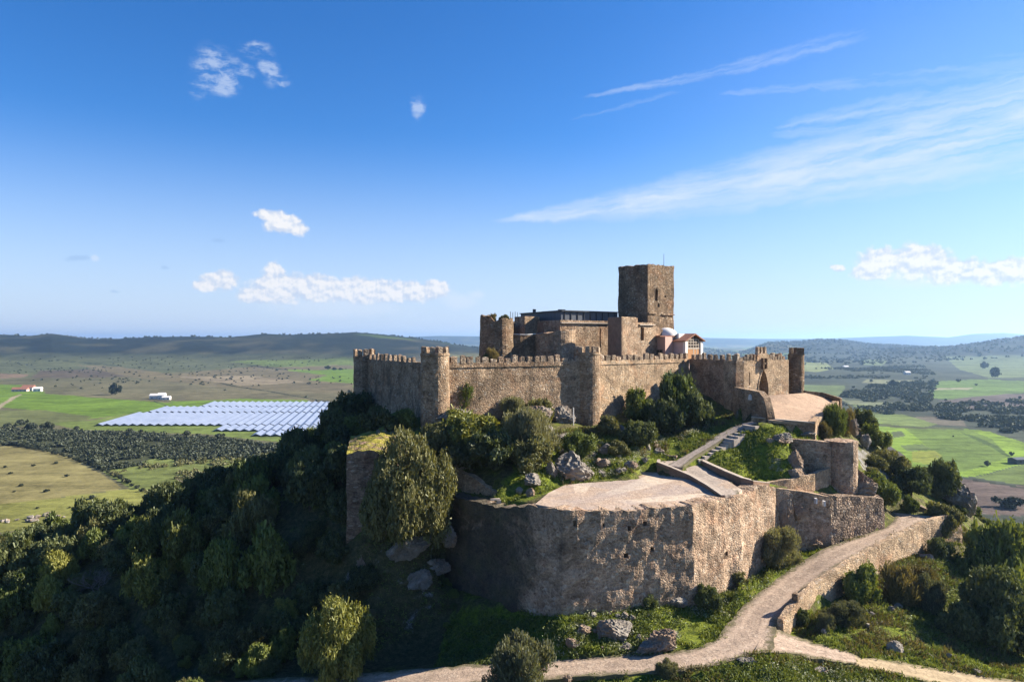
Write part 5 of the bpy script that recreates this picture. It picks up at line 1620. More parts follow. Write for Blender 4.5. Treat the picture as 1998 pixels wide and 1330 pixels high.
# ------------------------------------------------------------------ grass and weeds (uncountable)
def scatter(polys, n, ymax=128, seed=5):
    r = np.random.default_rng(seed)
    pts = r.uniform((-60, 60), (95, ymax), size=(n * 30, 2))
    x, y = pts[:, 0], pts[:, 1]
    i = np.clip(np.searchsorted(GX, x) - 1, 0, len(GX) - 2); j = np.clip(np.searchsorted(GY, y) - 1, 0, len(GY) - 2)
    fx = (x - GX[i]) / (GX[i + 1] - GX[i]); fy = (y - GY[j]) / (GY[j + 1] - GY[j])
    z = (HZ[j, i] * (1 - fx) + HZ[j, i + 1] * fx) * (1 - fy) + (HZ[j + 1, i] * (1 - fx) + HZ[j + 1, i + 1] * fx) * fy
    px, py = CX + F * x / y, CY - F * z / y
    ok = (px > -30) & (px < 2030) & (py < 1345) & ~(onsheet[j, i] & onsheet[j + 1, i] & onsheet[j, i + 1] & onsheet[j + 1, i + 1])
    m = np.zeros(len(x), bool)
    for p in polys: m |= in_poly(px, py, p)
    return np.stack([x, y, z], 1)[ok & m][:n]


GRASSP = [[(1340, 900), (1460, 830), (1580, 835), (1620, 880), (1600, 945), (1480, 945)], [(1080, 840), (1420, 810), (1450, 830), (1300, 910), (1100, 950), (980, 995), (960, 960)],
          [(880, 1190), (1100, 1190), (1400, 1150), (1560, 1060), (1620, 1065), (1400, 1260), (1100, 1285), (850, 1300)], [(1480, 1200), (1998, 1150), (1998, 1330), (1680, 1290)], [(1120, 1315), (1480, 1270), (1660, 1300), (1998, 1345), (1100, 1345)], [(1640, 1060), (1880, 1040), (1998, 1150), (1640, 1200)]]


def blades(pts, per, h0, h1, w, lean, seed):
    r = np.random.default_rng(seed)
    q = np.repeat(pts, per, 0)
    m = len(q)
    q = q + np.stack([r.normal(0, 0.14, m), r.normal(0, 0.14, m), np.zeros(m)], 1)
    T = unit(np.stack([r.normal(0, lean, m), r.normal(0, lean, m), np.ones(m)], 1))
    B = unit(np.cross(T, unit(r.normal(size=(m, 3)))))
    L = r.uniform(h0, h1, m)
    return quads(q + T * (L * 0.42)[:, None], T, B, L, np.full(m, w), 1.6)


gp_ = scatter(GRASSP, 19000)
clump = fbm(gp_[:, 0] / 2.2, gp_[:, 1] / 2.2, 31, 3)
gp_ = gp_[clump > 0.42]
single('grass', blades(gp_, 5, 0.12, 0.42, 0.06, 0.5, 3), L_grass, 'tufts of green grass over the hill top and verges', 'grass', kind='stuff')
DRYP = [[(1640, 1040), (1880, 1040), (1900, 1130), (1740, 1190), (1660, 1150)], [(1080, 840), (1420, 810), (1450, 830), (1300, 910), (1100, 950)], [(1120, 1315), (1480, 1270), (1660, 1300), (1998, 1345), (1100, 1345)], [(1480, 1200), (1998, 1150), (1998, 1330), (1680, 1290)]]
dp_ = scatter(DRYP, 7500, seed=8)
dp_ = dp_[fbm(dp_[:, 0] / 3.0, dp_[:, 1] / 3.0, 41, 3) > 0.53]
single('dry_grass', blades(dp_, 6, 0.2, 0.6, 0.05, 0.55, 9), L_dry, 'straw coloured dry grass between the green tufts', 'grass', kind='stuff')
WEEDP = [[(1070, 1215), (1250, 1165), (1340, 1215), (1300, 1280), (1100, 1285)], [(1340, 1190), (1480, 1110), (1540, 1090), (1500, 1140), (1400, 1220)], [(1480, 1285), (1660, 1300), (1800, 1345), (1200, 1345)], [(880, 1200), (1080, 1210), (1070, 1290), (860, 1300)], [(1720, 1080), (1998, 1090), (1998, 1300), (1760, 1230)], [(690, 1050), (880, 1060), (880, 1190), (720, 1280)]]
wp_ = scatter(WEEDP, 4200, seed=12)
r_ = np.random.default_rng(2)
q = np.repeat(wp_, 12, 0); m_ = len(q)
q = q + np.stack([r_.normal(0, 0.22, m_), r_.normal(0, 0.22, m_), np.abs(r_.normal(0.12, 0.14, m_))], 1)
T_ = unit(r_.normal(size=(m_, 3)) + np.array((0, 0, 0.4))); B_ = unit(np.cross(T_, unit(r_.normal(size=(m_, 3)))))
single('weeds', quads(q, T_, B_, r_.uniform(0.1, 0.26, m_), r_.uniform(0.06, 0.14, m_)), L_green, 'low leafy weeds and ground ivy at the foot of the bastion and along the path', 'weeds', kind='stuff')
pw_ = scatter([[(1080, 1210), (1250, 1168), (1340, 1215), (1310, 1280), (1090, 1285)], [(1340, 1190), (1480, 1110), (1540, 1090), (1500, 1140), (1400, 1220)], [(1500, 1290), (1660, 1305), (1760, 1345), (1450, 1345)], [(1090, 850), (1330, 830), (1240, 925), (1090, 940)], [(1330, 820), (1400, 830), (1330, 870)]], 2300, seed=33)
pw_ = pw_[fbm(pw_[:, 0] / 1.6, pw_[:, 1] / 1.6, 61, 3) > 0.5]
q = np.repeat(pw_, 10, 0); m_ = len(q)
q = q + np.stack([r_.normal(0, 0.2, m_), r_.normal(0, 0.2, m_), np.abs(r_.normal(0.18, 0.16, m_))], 1)
T_ = unit(r_.normal(size=(m_, 3)) + np.array((0, 0, 0.6))); B_ = unit(np.cross(T_, unit(r_.normal(size=(m_, 3)))))
single('pale_weeds', quads(q, T_, B_, r_.uniform(0.08, 0.2, m_), r_.uniform(0.05, 0.11, m_)), L_pale, 'pale flowering weeds among the grass at the foot of the bastion and on the slope', 'weeds', kind='stuff')
# ------------------------------------------------------------------ valley, far hills
ZV = -80.0


def prof(table):
    a = np.array(table, float)
    return lambda px: np.interp(px, a[:, 0], a[:, 1])


R_left = prof([(-1500, 655), (-300, 648), (0, 653), (60, 655), (100, 651), (170, 660), (230, 661), (300, 657), (400, 656.5), (450, 657), (520, 651), (570, 653), (640, 651), (690, 648), (760, 654), (830, 662), (880, 671), (950, 682), (1050, 700), (3500, 720)])
R_left2 = prof([(-1500, 640), (-300, 665), (700, 676), (850, 673), (940, 676), (1100, 690), (1300, 700), (1376, 678), (1440, 688), (1500, 690), (3500, 690)])
R_mid = prof([(-1500, 690), (800, 690), (1300, 690), (1376, 694), (1440, 690), (1500, 668), (1560, 666), (1600, 662), (1640, 663), (1700, 671), (1800, 676), (1900, 682), (2100, 690), (3500, 690)])
R_right = prof([(-1500, 700), (1600, 700), (1750, 680), (1850, 676), (1920, 667), (1998, 656), (2100, 650), (3500, 640)])
R_far = prof([(-1500, 662), (0, 664), (700, 661), (800, 657), (860, 655), (940, 656), (1100, 659), (1376, 659), (1480, 661), (1600, 661), (1700, 657), (1770, 654.5), (1850, 658), (1900, 651), (1960, 649.5), (1998, 652), (2200, 648), (3500, 655)])


def valley_z(x, y):
    r = np.hypot(x, y)
    ys = np.maximum(y, 1.0)
    px = np.where(y > 0.25 * np.abs(x), CX + F * x / ys, np.where(x > 0, 3500, -1500))
    z = ZV + (fbm(x / 420, y / 420, 3, 4) - 0.5) * 26 * np.clip((r - 1150) / 900, 0, 1)
    for prf, yc, wn, wf, s, rg in ((R_left, 3100, 1100, 1500, 1, 26), (R_left2, 5600, 1300, 1500, 2, 30), (R_mid, 4600, 1800, 1500, 3, 30), (R_right, 3600, 1500, 1500, 4, 20), (R_far, 11500, 2600, 2600, 5, 40)):
        top = -(prf(px) - CY) * yc / F
        u = r * (np.cos(np.arctan2(x, ys)) if True else 1)
        t = np.where(u < yc, (u - (yc - wn)) / wn, ((yc + wf) - u) / wf)
        t = np.clip(t, 0, 1)
        t = t * t * (3 - 2 * t)
        n = (fbm(x / (wn * 0.35), y / (wn * 0.35), 50 + s, 5) - 0.5) * rg * 2 * t * (1 - t) * 2
        n2 = (fbm(x / 90, y / 90, 70 + s, 3) - 0.5) * 7 * t
        z = np.maximum(z, ZV + (top - ZV) * t + n + n2 * (1 if s < 5 else 0))
    return z


ang = np.concatenate([np.radians(np.arange(-180, -44, 4.0)), np.radians(np.arange(-44, 44, 0.085)), np.radians(np.arange(44, 180.1, 4.0))])
rad = [90.0]
while rad[-1] < 20000:
    rad.append(rad[-1] * (1.0085 if rad[-1] < 5000 else 1.012))
rad = np.array(rad)
aa, rr_ = np.meshgrid(ang, rad)
vx, vy = np.sin(aa) * rr_, np.cos(aa) * rr_
vz = valley_z(vx, vy)
vpx = np.where(vy > 1, CX + F * vx / np.maximum(vy, 1), -9999); vpy = np.where(vy > 1, CY - F * vz / np.maximum(vy, 1), 9999)
# wobble the field edges a little
wx = (fbm(vx / 60, vy / 60, 81, 3) - 0.5) * 6; wy = (fbm(vx / 60, vy / 60, 85, 3) - 0.5) * 3
qx, qy = vpx + wx, vpy + wy
col = np.zeros(vx.shape + (3,))
t = fbm(vx / 260, vy / 260, 90, 4)[..., None]
base = np.array((0.060, 0.064, 0.034)) * (1 - t) + np.array((0.125, 0.110, 0.062)) * t
col[:] = base
right = (vx > 0)[..., None]
col = np.where(right, np.array((0.026, 0.034, 0.028)) * (1 - t) + np.array((0.066, 0.074, 0.046)) * t, col)


# the land that the castle hides, and what lies beyond the view on either side, is the same farmed patchwork
hid = ((qx > 690) & (qx < 1560)) | (qx < -40) | (qx > 2060)
pa = fbm(vx / 230 + 0.3 * np.floor(vy / 300), vy / 330, 140, 2); pb = fbm(vx / 170, vy / 260, 150, 2)
for cond, cc_ in ((pa > 0.60, (0.100, 0.150, 0.026)), (pa < 0.38, (0.118, 0.100, 0.058)), ((pb > 0.64) & (pa < 0.6), (0.150, 0.140, 0.055)), (pb < 0.33, (0.035, 0.042, 0.024))):
    col[hid & cond] = cc_


def field(poly, c, soft=None):
    m = in_poly(qx, qy, poly)
    col[m] = np.array(c) * (1.02 if c[1] > c[0] and c[1] > 0.09 else 0.92)


BR, GRN, DG = (0.120, 0.102, 0.058), (0.095, 0.150, 0.022), (0.045, 0.05, 0.025)
field([(-40, 688), (690, 690), (690, 722), (500, 716), (330, 726), (150, 735), (-40, 740)], (0.082, 0.090, 0.045))
field([(80, 722), (250, 718), (270, 735), (60, 738)], (0.085, 0.070, 0.05))
field([(150, 712), (240, 716), (340, 730), (560, 708), (690, 706), (690, 770), (560, 762), (400, 752), (250, 735)], BR)
field([(350, 735), (480, 732), (600, 745), (470, 752)], (0.20, 0.165, 0.105))
field([(0, 728), (60, 730), (50, 736), (0, 738)], (0.15, 0.11, 0.075))
field([(440, 704), (560, 702), (690, 697), (690, 712), (530, 716)], (0.095, 0.125, 0.035))
field([(555, 722), (690, 720), (690, 747), (600, 742), (640, 732)], GRN)
field([(-40, 748), (70, 752), (90, 768), (240, 779), (400, 790), (380, 800), (250, 808), (170, 818), (60, 800), (-40, 790)], GRN)
field([(-40, 800), (80, 800), (180, 812), (150, 830), (-40, 832)], (0.095, 0.105, 0.04))
field([(330, 782), (470, 778), (600, 780), (600, 788), (420, 796), (350, 800)], GRN)
field([(100, 825), (180, 820), (240, 808), (690, 790), (690, 860), (545, 862), (480, 855), (400, 846), (150, 838)], (0.105, 0.135, 0.034))
field([(-40, 836), (150, 840), (300, 846), (420, 856), (545, 866), (640, 870), (640, 900), (440, 900), (340, 905), (250, 915), (200, 920), (130, 882), (0, 866), (-40, 862)], DG)
field([(200, 920), (250, 908), (340, 885), (480, 885), (560, 890), (520, 950), (330, 962), (270, 962)], (0.115, 0.135, 0.04))
field([(-40, 862), (20, 868), (120, 885), (200, 925), (240, 952), (100, 972), (-40, 988)], (0.168, 0.146, 0.060))
field([(-40, 988), (100, 972), (245, 953), (340, 960), (380, 1000), (-40, 1040)], (0.165, 0.165, 0.045))
field([(-40, 1043), (40, 1040), (75, 1040), (60, 1047), (-40, 1058)], (0.33, 0.26, 0.18))
field([(-40, 812), (-5, 792), (22, 776), (40, 768), (44, 770), (25, 780), (0, 796), (-40, 820)], (0.26, 0.22, 0.14))
for a, b in (((430, 748), (640, 783)), ((0, 832), (430, 852)), ((430, 852), (520, 868)), ((110, 702), (230, 714)), ((480, 712), (560, 722)), ((300, 782), (345, 800))):
    dx, dy = b[0] - a[0], b[1] - a[1]
    field([(a[0], a[1] - 0.7), (b[0], b[1] - 0.7), (b[0], b[1] + 0.9), (a[0], a[1] + 0.9)], (0.03, 0.035, 0.02))
# right of the castle
field([(1560, 706), (1612, 708), (1628, 720), (1590, 726), (1560, 722)], (0.155, 0.175, 0.07))
field([(1680, 700), (1735, 702), (1720, 714), (1682, 712)], (0.10, 0.125, 0.055))
field([(1842, 695), (2100, 690), (2100, 736), (1930, 737), (1870, 720)], (0.10, 0.125, 0.055))
field([(1690, 740), (1790, 742), (1760, 750), (1680, 747)], (0.15, 0.155, 0.085))
field([(1560, 750), (1650, 752), (1640, 772), (1590, 780), (1560, 770)], (0.10, 0.13, 0.05))
field([(1830, 744), (1900, 740), (2100, 744), (2100, 762), (1960, 768), (1870, 780), (1808, 775), (1815, 756)], (0.090, 0.140, 0.035))
field([(1820, 757), (1900, 756), (1890, 760), (1820, 761)], (0.22, 0.21, 0.13))
field([(1830, 781), (1960, 768), (2100, 766), (2100, 784), (1900, 800)], (0.105, 0.085, 0.075))
field([(1640, 780), (1746, 786), (1745, 793), (1660, 789)], (0.15, 0.165, 0.09))
field([(1660, 788), (1740, 795), (1730, 808), (1680, 806)], (0.09, 0.11, 0.04))
field([(1740, 815), (1820, 812), (1880, 820), (1885, 832), (1800, 828)], (0.12, 0.105, 0.075))
field([(1665, 806), (1760, 808), (1830, 828), (1790, 835), (1690, 822)], (0.115, 0.15, 0.045))
field([(1680, 820), (1780, 832), (1880, 836), (1930, 842), (1975, 855), (2040, 875), (2100, 900), (2100, 900), (1998, 905), (1900, 930), (1820, 930), (1760, 925), (1700, 880)], (0.130, 0.195, 0.024))
field([(1768, 836), (1890, 838), (1935, 855), (1960, 880), (1972, 890), (1910, 912), (1830, 930), (1775, 930), (1830, 890), (1800, 862)], (0.092, 0.135, 0.026))
field([(1780, 880), (1825, 878), (1840, 890), (1810, 905), (1780, 900)], (0.17, 0.19, 0.03))
field([(1740, 842), (1760, 840), (1768, 850), (1745, 853)], (0.07, 0.085, 0.035))
field([(1755, 868), (1800, 865), (1820, 876), (1770, 880)], (0.085, 0.115, 0.035))
field([(1690, 845), (1722, 860), (1765, 888), (1768, 900), (1750, 912), (1690, 900)], (0.075, 0.062, 0.05))
field([(1690, 822), (1780, 832), (1880, 835), (1880, 838), (1770, 836), (1690, 828)], (0.075, 0.085, 0.035))
field([(1872, 842), (1900, 850), (1945, 868), (1973, 890), (1968, 892), (1935, 872), (1890, 852)], (0.055, 0.085, 0.02))
field([(1850, 932), (1900, 936), (2100, 962), (2100, 1010), (1850, 1000)], (0.110, 0.082, 0.068))
field([(1900, 932), (2000, 905), (2100, 900), (2100, 955), (1998, 946)], (0.085, 0.115, 0.03))
field([(1900, 935), (2000, 950), (2000, 953), (1900, 938)], (0.025, 0.03, 0.02))
# wooded far hills darker than the fields
wood = np.clip((vz + 64) / 20, 0, 1) * (vy > 1500)
wood *= np.clip(fbm(vx / 160, vy / 160, 99, 4) * 2.4 - 0.25, 0.55, 1)
col = col * (1 - wood[..., None]) + np.array((0.013, 0.018, 0.015)) * wood[..., None]
vattr = np.concatenate([col.reshape(-1, 3), np.ones((vx.size, 1))], 1)
single('valley', (np.stack([vx.ravel(), vy.ravel(), vz.ravel()], 1), grid_faces(len(ang), len(rad))[:, ::-1].copy()), valley_mat(), 'wide farmed valley with fields rising to wooded hills', 'valley', kind='structure', smooth=True, attr=vattr)


def on_valley(px, py):
    """world point of the valley floor seen at a photo pixel"""
    Y = 150.0 * 1.004 ** np.arange(1030)
    x = (px - CX) * Y / F
    z = valley_z(x, Y)
    hit = np.nonzero(-(py - CY) * Y / F <= z)[0]
    i = int(hit[0]) if len(hit) else 700
    return (float(x[i]), float(Y[i]), float(z[i]))


# ---- trees of the valley: few leaves each, they are a few pixels tall
def far_crown(seed, n, leaf):
    cm, c = crown_mesh('far_crown', seed, 9, n, leaf, L_far, z0=0.12, core=0.55, aspect=1.4)
    return cm


FAR = [far_crown(900 + i, 420, 0.34) for i in range(3)]
FARB = [far_crown(950 + i, 1500, 0.17) for i in range(2)]


def far_tree(px, py, w, label, group=None, hr=0.95, big=False, cat='tree'):
    g = on_valley(px, py)
    r = w * g[1] / F / 2
    root = thing('field_tree' if cat == 'tree' else 'field_bush', label, cat, g, group, random.uniform(0, 6), (r, r, r * 2 * hr))
    put('crown' if cat == 'tree' else 'foliage', random.choice(FARB if big else FAR), root)
    return root


far_tree(223, 770, 23, 'large lone round tree in the green field behind the solar farm', big=True)
far_tree(1920, 719, 14, 'lone tree high in the dull green field on the right', big=True)
far_tree(1912, 695, 8, 'tiny lone tree above the dull green field on the right')
far_tree(1940, 736, 20, 'dark round tree at the lower edge of the dull green field', big=True)
far_tree(1742, 755, 14, 'round dark tree among the patchwork right of the castle', big=True)
far_tree(1974, 889, 8, 'small leaning tree at the tip of the dark green field', big=True)
far_tree(1926, 910, 11, 'small tree at the near edge of the big green field', big=True)
far_tree(1968, 990, 50, 'broad dark thicket in the ploughed field by the right edge', hr=0.4, big=True, cat='bush')
for px, py, w, lb in ((44, 829, 18, 'dark tree at the left end of the hedge above the grove'), (60, 840, 26, 'dark clump below the hedge tree at the left'), (94, 838, 24, 'rounded dark tree right of the clump at the left hedge'), (20, 838, 20, 'low dark tree at the left edge of the hedge')):
    far_tree(px, py, w, lb, big=True, hr=0.6)
for px, py, w in ((150, 838, 12), (253, 843, 13), (275, 843, 9), (365, 849, 17), (385, 850, 8), (430, 857, 20), (450, 862, 14), (470, 865, 14), (490, 867, 12), (505, 870, 14), (640, 720, 12), (652, 722, 10), (664, 722, 8)):
    far_tree(px, py, w, 'dark bush in the hedge line between solar farm and grove' if py > 800 else 'dark bush in the distant hedge left of the corner tower', 'hedge bushes in the left valley' if py > 800 else 'bushes in the distant hedge', 0.55, True, 'bush')
# hedge between the tan field and the grove
for i in range(34):
    t = i / 33
    px = 5 + 270 * t; py = 868 + 18 * t + 72 * t * t
    far_tree(px + random.uniform(-2, 2), py + random.uniform(-1, 1), random.uniform(8, 13), 'dark hedgerow tree between the tan field and the grove', 'hedgerow along the tan field', 0.6, True)
for px, py, w in ((65, 910, 8), (10, 913, 8), (42, 949, 10), (90, 960, 11), (180, 973, 14), (190, 980, 10), (73, 992, 7), (136, 991, 6), (186, 993, 7), (60, 875, 9), (20, 925, 8), (110, 905, 9), (130, 930, 9), (28, 960, 6)):
    far_tree(px, py, w, 'small dark bush dotted over the tan fields', 'bushes dotted over the tan fields', 0.5, True, 'bush')
for px, py, w in ((1692, 825, 4), (1700, 745, 7), (1665, 757, 6), (1720, 765, 9), (1655, 775, 9), (1870, 745, 8), (1905, 752, 5), (1845, 782, 6), (1918, 783, 7), (1885, 790, 10), (1990, 778, 7), (1980, 792, 4), (1860, 852, 4), (1990, 840, 6)):
    far_tree(px, py, w, 'small tree scattered in the patchwork right of the castle', 'scattered trees in the right valley', 0.7, True)


# ---- masses of far trees
def mass(name, pts, size, n_leaf, label, cat, seed, mat=None, hr=0.8):
    r = np.random.default_rng(seed)
    P0 = np.array(pts); m = len(P0)
    k = n_leaf
    s = r.uniform(0.6, 1.3, m) * size
    q = np.repeat(P0, k, 0); sc = np.repeat(s, k)[:, None]
    d = unit(r.normal(size=(m * k, 3))); d[:, 2] = np.abs(d[:, 2])
    off = d * (0.55 + 0.45 * r.random((m * k, 1)))
    off[:, 2] = off[:, 2] * hr * 1.3
    q = q + off * sc * np.array((0.5, 0.5, 0.75))
    T = unit(r.normal(size=(m * k, 3))); B = unit(np.cross(T, unit(d + 0.7 * r.normal(size=(m * k, 3)))))
    L = sc[:, 0] * (1.5 / math.sqrt(k)) * r.uniform(0.8, 1.3, m * k)
    return single(name, quads(q, T, B, L, L * 0.8, 0.8), mat or L_far, label, cat, kind='stuff')


def sample_valley(poly, n, seed, thr=0.0, sc=60.0):
    """points on the valley floor whose view position falls in the polygon, evenly over the ground"""
    r = np.random.default_rng(seed)
    pxs = np.array([p[0] for p in poly]); pys = np.array([p[1] for p in poly])
    out = []
    y1 = -ZV * F / max(pys.max() - CY, 4); y2 = min(-ZV * F / max(pys.min() - CY, 12), 5200)
    Y = np.sqrt(r.uniform(y1 * y1 * 0.8, y2 * y2 * 1.1, n * 12))
    px = r.uniform(pxs.min(), pxs.max(), n * 12)
    x = (px - CX) * Y / F
    z = valley_z(x, Y)
    py = CY - F * z / Y
    ok = in_poly(px, py, poly)
    if thr: ok &= fbm(x / sc, Y / sc, seed + 7, 3) > thr
    P0 = np.stack([x, Y, z], 1)[ok][:n]
    return P0


grove = sample_valley([(-40, 838), (150, 842), (300, 847), (420, 857), (540, 868), (600, 880), (460, 900), (340, 900), (250, 912), (205, 920), (130, 882), (0, 866), (-40, 862)], 2600, 3, 0.36, 28)
mass('dark_grove', grove, 3.9, 40, 'dark grove of low trees covering the middle of the left valley', 'grove', 4, hr=0.75)
loose = sample_valley([(205, 922), (340, 888), (480, 885), (560, 890), (520, 950), (330, 962), (270, 960)], 330, 5, 0.45, 30)
mass('scrub', loose, 3.2, 50, 'loose green scrub below the dark grove in the left valley', 'scrub', 6, L_olive, 0.6)
rw = np.concatenate([sample_valley([(1560, 720), (1800, 712), (1830, 735), (1800, 760), (1700, 742), (1560, 742)], 900, 11, 0.48, 90), sample_valley([(1640, 770), (1700, 752), (1830, 745), (1815, 790), (1830, 812), (1740, 812), (1640, 790)], 1300, 12, 0.47, 40), sample_valley([(1830, 790), (1998, 780), (2060, 790), (2060, 860), (1998, 850), (1900, 832), (1820, 812)], 800, 13, 0.5, 35)])
mass('woodland', rw, 5.6, 22, 'blue-green woodland patches in the valley right of the castle', 'woodland', 14, hr=0.7)
hw = np.concatenate([sample_valley([(-60, 640), (960, 640), (960, 694), (690, 697), (500, 690), (-60, 690)], 3200, 21, 0.30, 300), sample_valley([(1376, 655), (2060, 640), (2060, 694), (1700, 712), (1376, 712)], 3400, 22, 0.30, 300)])
mass('hill_woodland', hw, 11.0, 10, 'scattered woodland over the far hills', 'woodland', 23, hr=0.6)
ed = sample_valley([(-60, 696), (690, 696), (690, 790), (400, 775), (-60, 745)], 420, 25, 0.5, 150)
mass('field_scrub', ed, 4.5, 20, 'tiny scrub bushes speckling the dull fields of the left valley', 'scrub', 26, hr=0.6)


# ---- farm buildings
def farm(px, py, Y, w, d, h, label, roof, rz=0.15, wall=None, name='farmhouse', hip=0.35):
    x = X_at(px, Y); z = float(valley_z(np.array([x]), np.array([Y]))[0])
    root = thing(name, label, 'house', (x, Y, z - 0.5))
    dd = np.array((math.cos(rz), math.sin(rz))); nn = np.array((dd[1], -dd[0])); c = np.array((x, Y))
    part('wall', box_vf(c, dd, w, d, z - 0.5, z + h), wall or M_white, root)
    V = []
    for s in (-1, 1):
        for t_, zz in ((-0.56, h + 0.02), (0, h + d * hip), (0.56, h + 0.02)):
            q = c + dd * s * (w / 2 + 0.5) + nn * t_ * d; V.append((q[0], q[1], z + zz))
    part('roof', (V, [[0, 1, 4, 3], [1, 2, 5, 4], [0, 2, 1], [3, 4, 5], [0, 3, 5, 2]]), roof, root)
    for k in range(max(2, int(w / 5))):
        q = c + dd * (-w / 2 + (k + 0.5) * w / max(2, int(w / 5))) + nn * d / 2
        part('window', box_vf(q, dd, 1.3, 0.2, z + 1.0, z + 2.4), M_dark, root)


M_tilefar = flat_mat('far_red_roof', (0.33, 0.15, 0.10), 0.9, 0.15, 0.6, 0.2)
farm(56, 765, 1155, 17, 11, 5.5, 'farmhouse with red roof, tallest of the farm at the far left', M_tilefar, 0.1)
farm(40, 767, 1140, 22, 9, 3.5, 'long low pink farm shed left of the red roofed farmhouse', M_tilefar, 0.12, M_pink2)
farm(74, 767, 1140, 11, 8, 4.5, 'white end house right of the red roofed farmhouse', M_white, 0.2)
farm(304, 779, 995, 14, 8, 4.5, 'low white house at the left end of the white farm by the solar panels', M_white, 0.05)
farm(316, 778, 985, 9, 9, 6.0, 'taller white house in the middle of the white farm', M_white, 0.2)
farm(325, 780, 978, 10, 6, 3.2, 'small white shed at the right end of the white farm', M_white, 0.1)
farm(1650, 721, 2050, 14, 10, 5, 'tiny white house on the wooded slope right of the castle', M_white)
farm(1770, 737, 1600, 12, 9, 5, 'tiny white house beside the patchwork fields on the right', M_white)
farm(1990, 906, 470, 12, 7, 3.0, 'long grey farm shed at the right edge beside the green field', M_iron, 0.2, M_iron, 'farm_shed', 0.15)
# pile of pale stones in the left field
for i in range(16):
    px = random.uniform(-5, 125); g = on_valley(px, 1015 + random.uniform(-5, 5) - (px > 80) * 6)
    sz = random.uniform(0.8, 2.0)
    V, Fc = rock_vf(300 + i, sz, sz * 0.8, sz * 0.6, 2)
    o = put('boulder', mesh_data('boulder', V, Fc, M_rock)); o.location = (g[0], g[1], g[2] + sz * 0.3)
    tag(o, 'pale boulder of the stone heap in the yellow-green field at the left edge', 'rock', 'stone heap in the left field')

# ---- solar farm: rows of tent-shaped tables running away from the castle
m, nt, out = new_mat('solar_glass')
g = N(nt)
pos = g.n('ShaderNodeNewGeometry').outputs['Position']
b = g.bsdf(out, g.ramp(g.noise(pos, 0.05, 3), [(0.3, (0.29, 0.33, 0.41)), (0.7, (0.38, 0.42, 0.50))]), 0.42, None, 0.8, Metallic=0.5)
M_solar = m
M_post = flat_mat('panel_frame', (0.05, 0.055, 0.06), 0.6, 0.1, 1.0, 0.0)


def tent(L, wid, h0, h1):
    """two tilted panels meeting at a ridge, length L along y"""
    V, Fc = [], []
    for s in (-1, 1):
        b = len(V)
        for yy in (0, L):
            for x, z in ((0.08 * s, h1), (s * wid / 2, h0)):
                V += [(x, yy, z), (x, yy, z - 0.12)]
        # order: y0 ridge top, y0 ridge low, y0 eave top, y0 eave low, yL ...
        Fc += [[b, b + 2, b + 6, b + 4], [b + 1, b + 5, b + 7, b + 3], [b, b + 1, b + 3, b + 2], [b + 4, b + 6, b + 7, b + 5], [b, b + 4, b + 5, b + 1], [b + 2, b + 3, b + 7, b + 6]]
    return V, Fc


def legs(L, wid, h0, h1):
    ps = []
    for yy in (0.4, L * 0.5, L - 0.4):
        ps.append(box_vf((0, yy), (1, 0), 0.3, 0.3, -0.3, h1 - 0.12))
        ps.append(box_vf((wid / 2 - 0.4, yy), (1, 0), 0.2, 0.2, -0.3, h0 - 0.05)); ps.append(box_vf((-wid / 2 + 0.4, yy), (1, 0), 0.2, 0.2, -0.3, h0 - 0.05))
    ps.append(prism_vf([(-wid / 2 + 0.5, 0.3), (wid / 2 - 0.5, 0.3), (0, h1 - 0.2)], (0, 0.5), (1, 0), None, 0.05, -0.05))
    return merge(*ps)


PITCH, WID = 8.1, 7.75
lens = {}
rowdir = np.array((-0.17, 0.985)); ang_row = math.atan2(0.17, 0.985)
BLOCKS = [  # y range, x range at that depth (px of the photo left and right)
    (601, 632, 474, 700), (634, 673, 414, 700), (675, 793, 183, 700), (795, 863, 285, 690), (865, 932, 388, 680)]
for bi_, (ya, yb, pxa, pxb) in enumerate(BLOCKS):
    L = (yb - ya) * 0.985 - 1.0
    if bi_ not in lens:
        lens[bi_] = (mesh_data('panel_%d' % bi_, *tent(L, WID, 0.7, 2.35), M_solar), mesh_data('post_%d' % bi_, *legs(L, WID, 0.7, 2.35), M_post))
    k0_ = X_at(pxa, ya)
    # columns on a common lattice so that the blocks line up along the rows
    ref = -430.0
    i = 0
    while True:
        xr = ref + i * PITCH - 0.1726 * (ya - 676)
        i += 1
        if xr < k0_ + 3: continue
        if xr > min(X_at(pxb, ya), -165 - 0.17 * (ya - 600)): break
        ln = 'row'
        root = thing('solar_array', ['solar panel row of the nearest short block, lowest in view', 'solar panel row of the second short block', 'long solar panel row of the main front block', 'solar panel row of the block behind the main front block', 'solar panel row of the farthest block'][bi_], 'solar panels', (xr, ya, ZV + 0.05), 'solar panel rows of block ' + ['one', 'two', 'three', 'four', 'five'][bi_], ang_row)
        put('panel', lens[bi_][0], root); put('support_frame', lens[bi_][1], root)
# ------------------------------------------------------------------ air, sky, sun, camera
HZ_D = 0.00007
m, nt, out = new_mat('haze_air')
pv = nt.nodes.new('ShaderNodeVolumePrincipled')
pv.inputs['Color'].default_value = (0.42, 0.66, 1.0, 1)
pv.inputs['Density'].default_value = HZ_D
pv.inputs['Anisotropy'].default_value = 0.5
nt.links.new(pv.outputs[0], out.inputs['Volume'])
hb_ = 21000.0
V = [(sx * hb_, sy * hb_, z) for z in (-120.0, 165.0) for sx, sy in ((-1, -1), (1, -1), (1, 1), (-1, 1))]
single('haze', (V, [[3, 2, 1, 0], [4, 5, 6, 7], [0, 1, 5, 4], [1, 2, 6, 5], [2, 3, 7, 6], [3, 0, 4, 7]]), m, 'pale blue haze in the air over the valley', 'haze', kind='stuff')

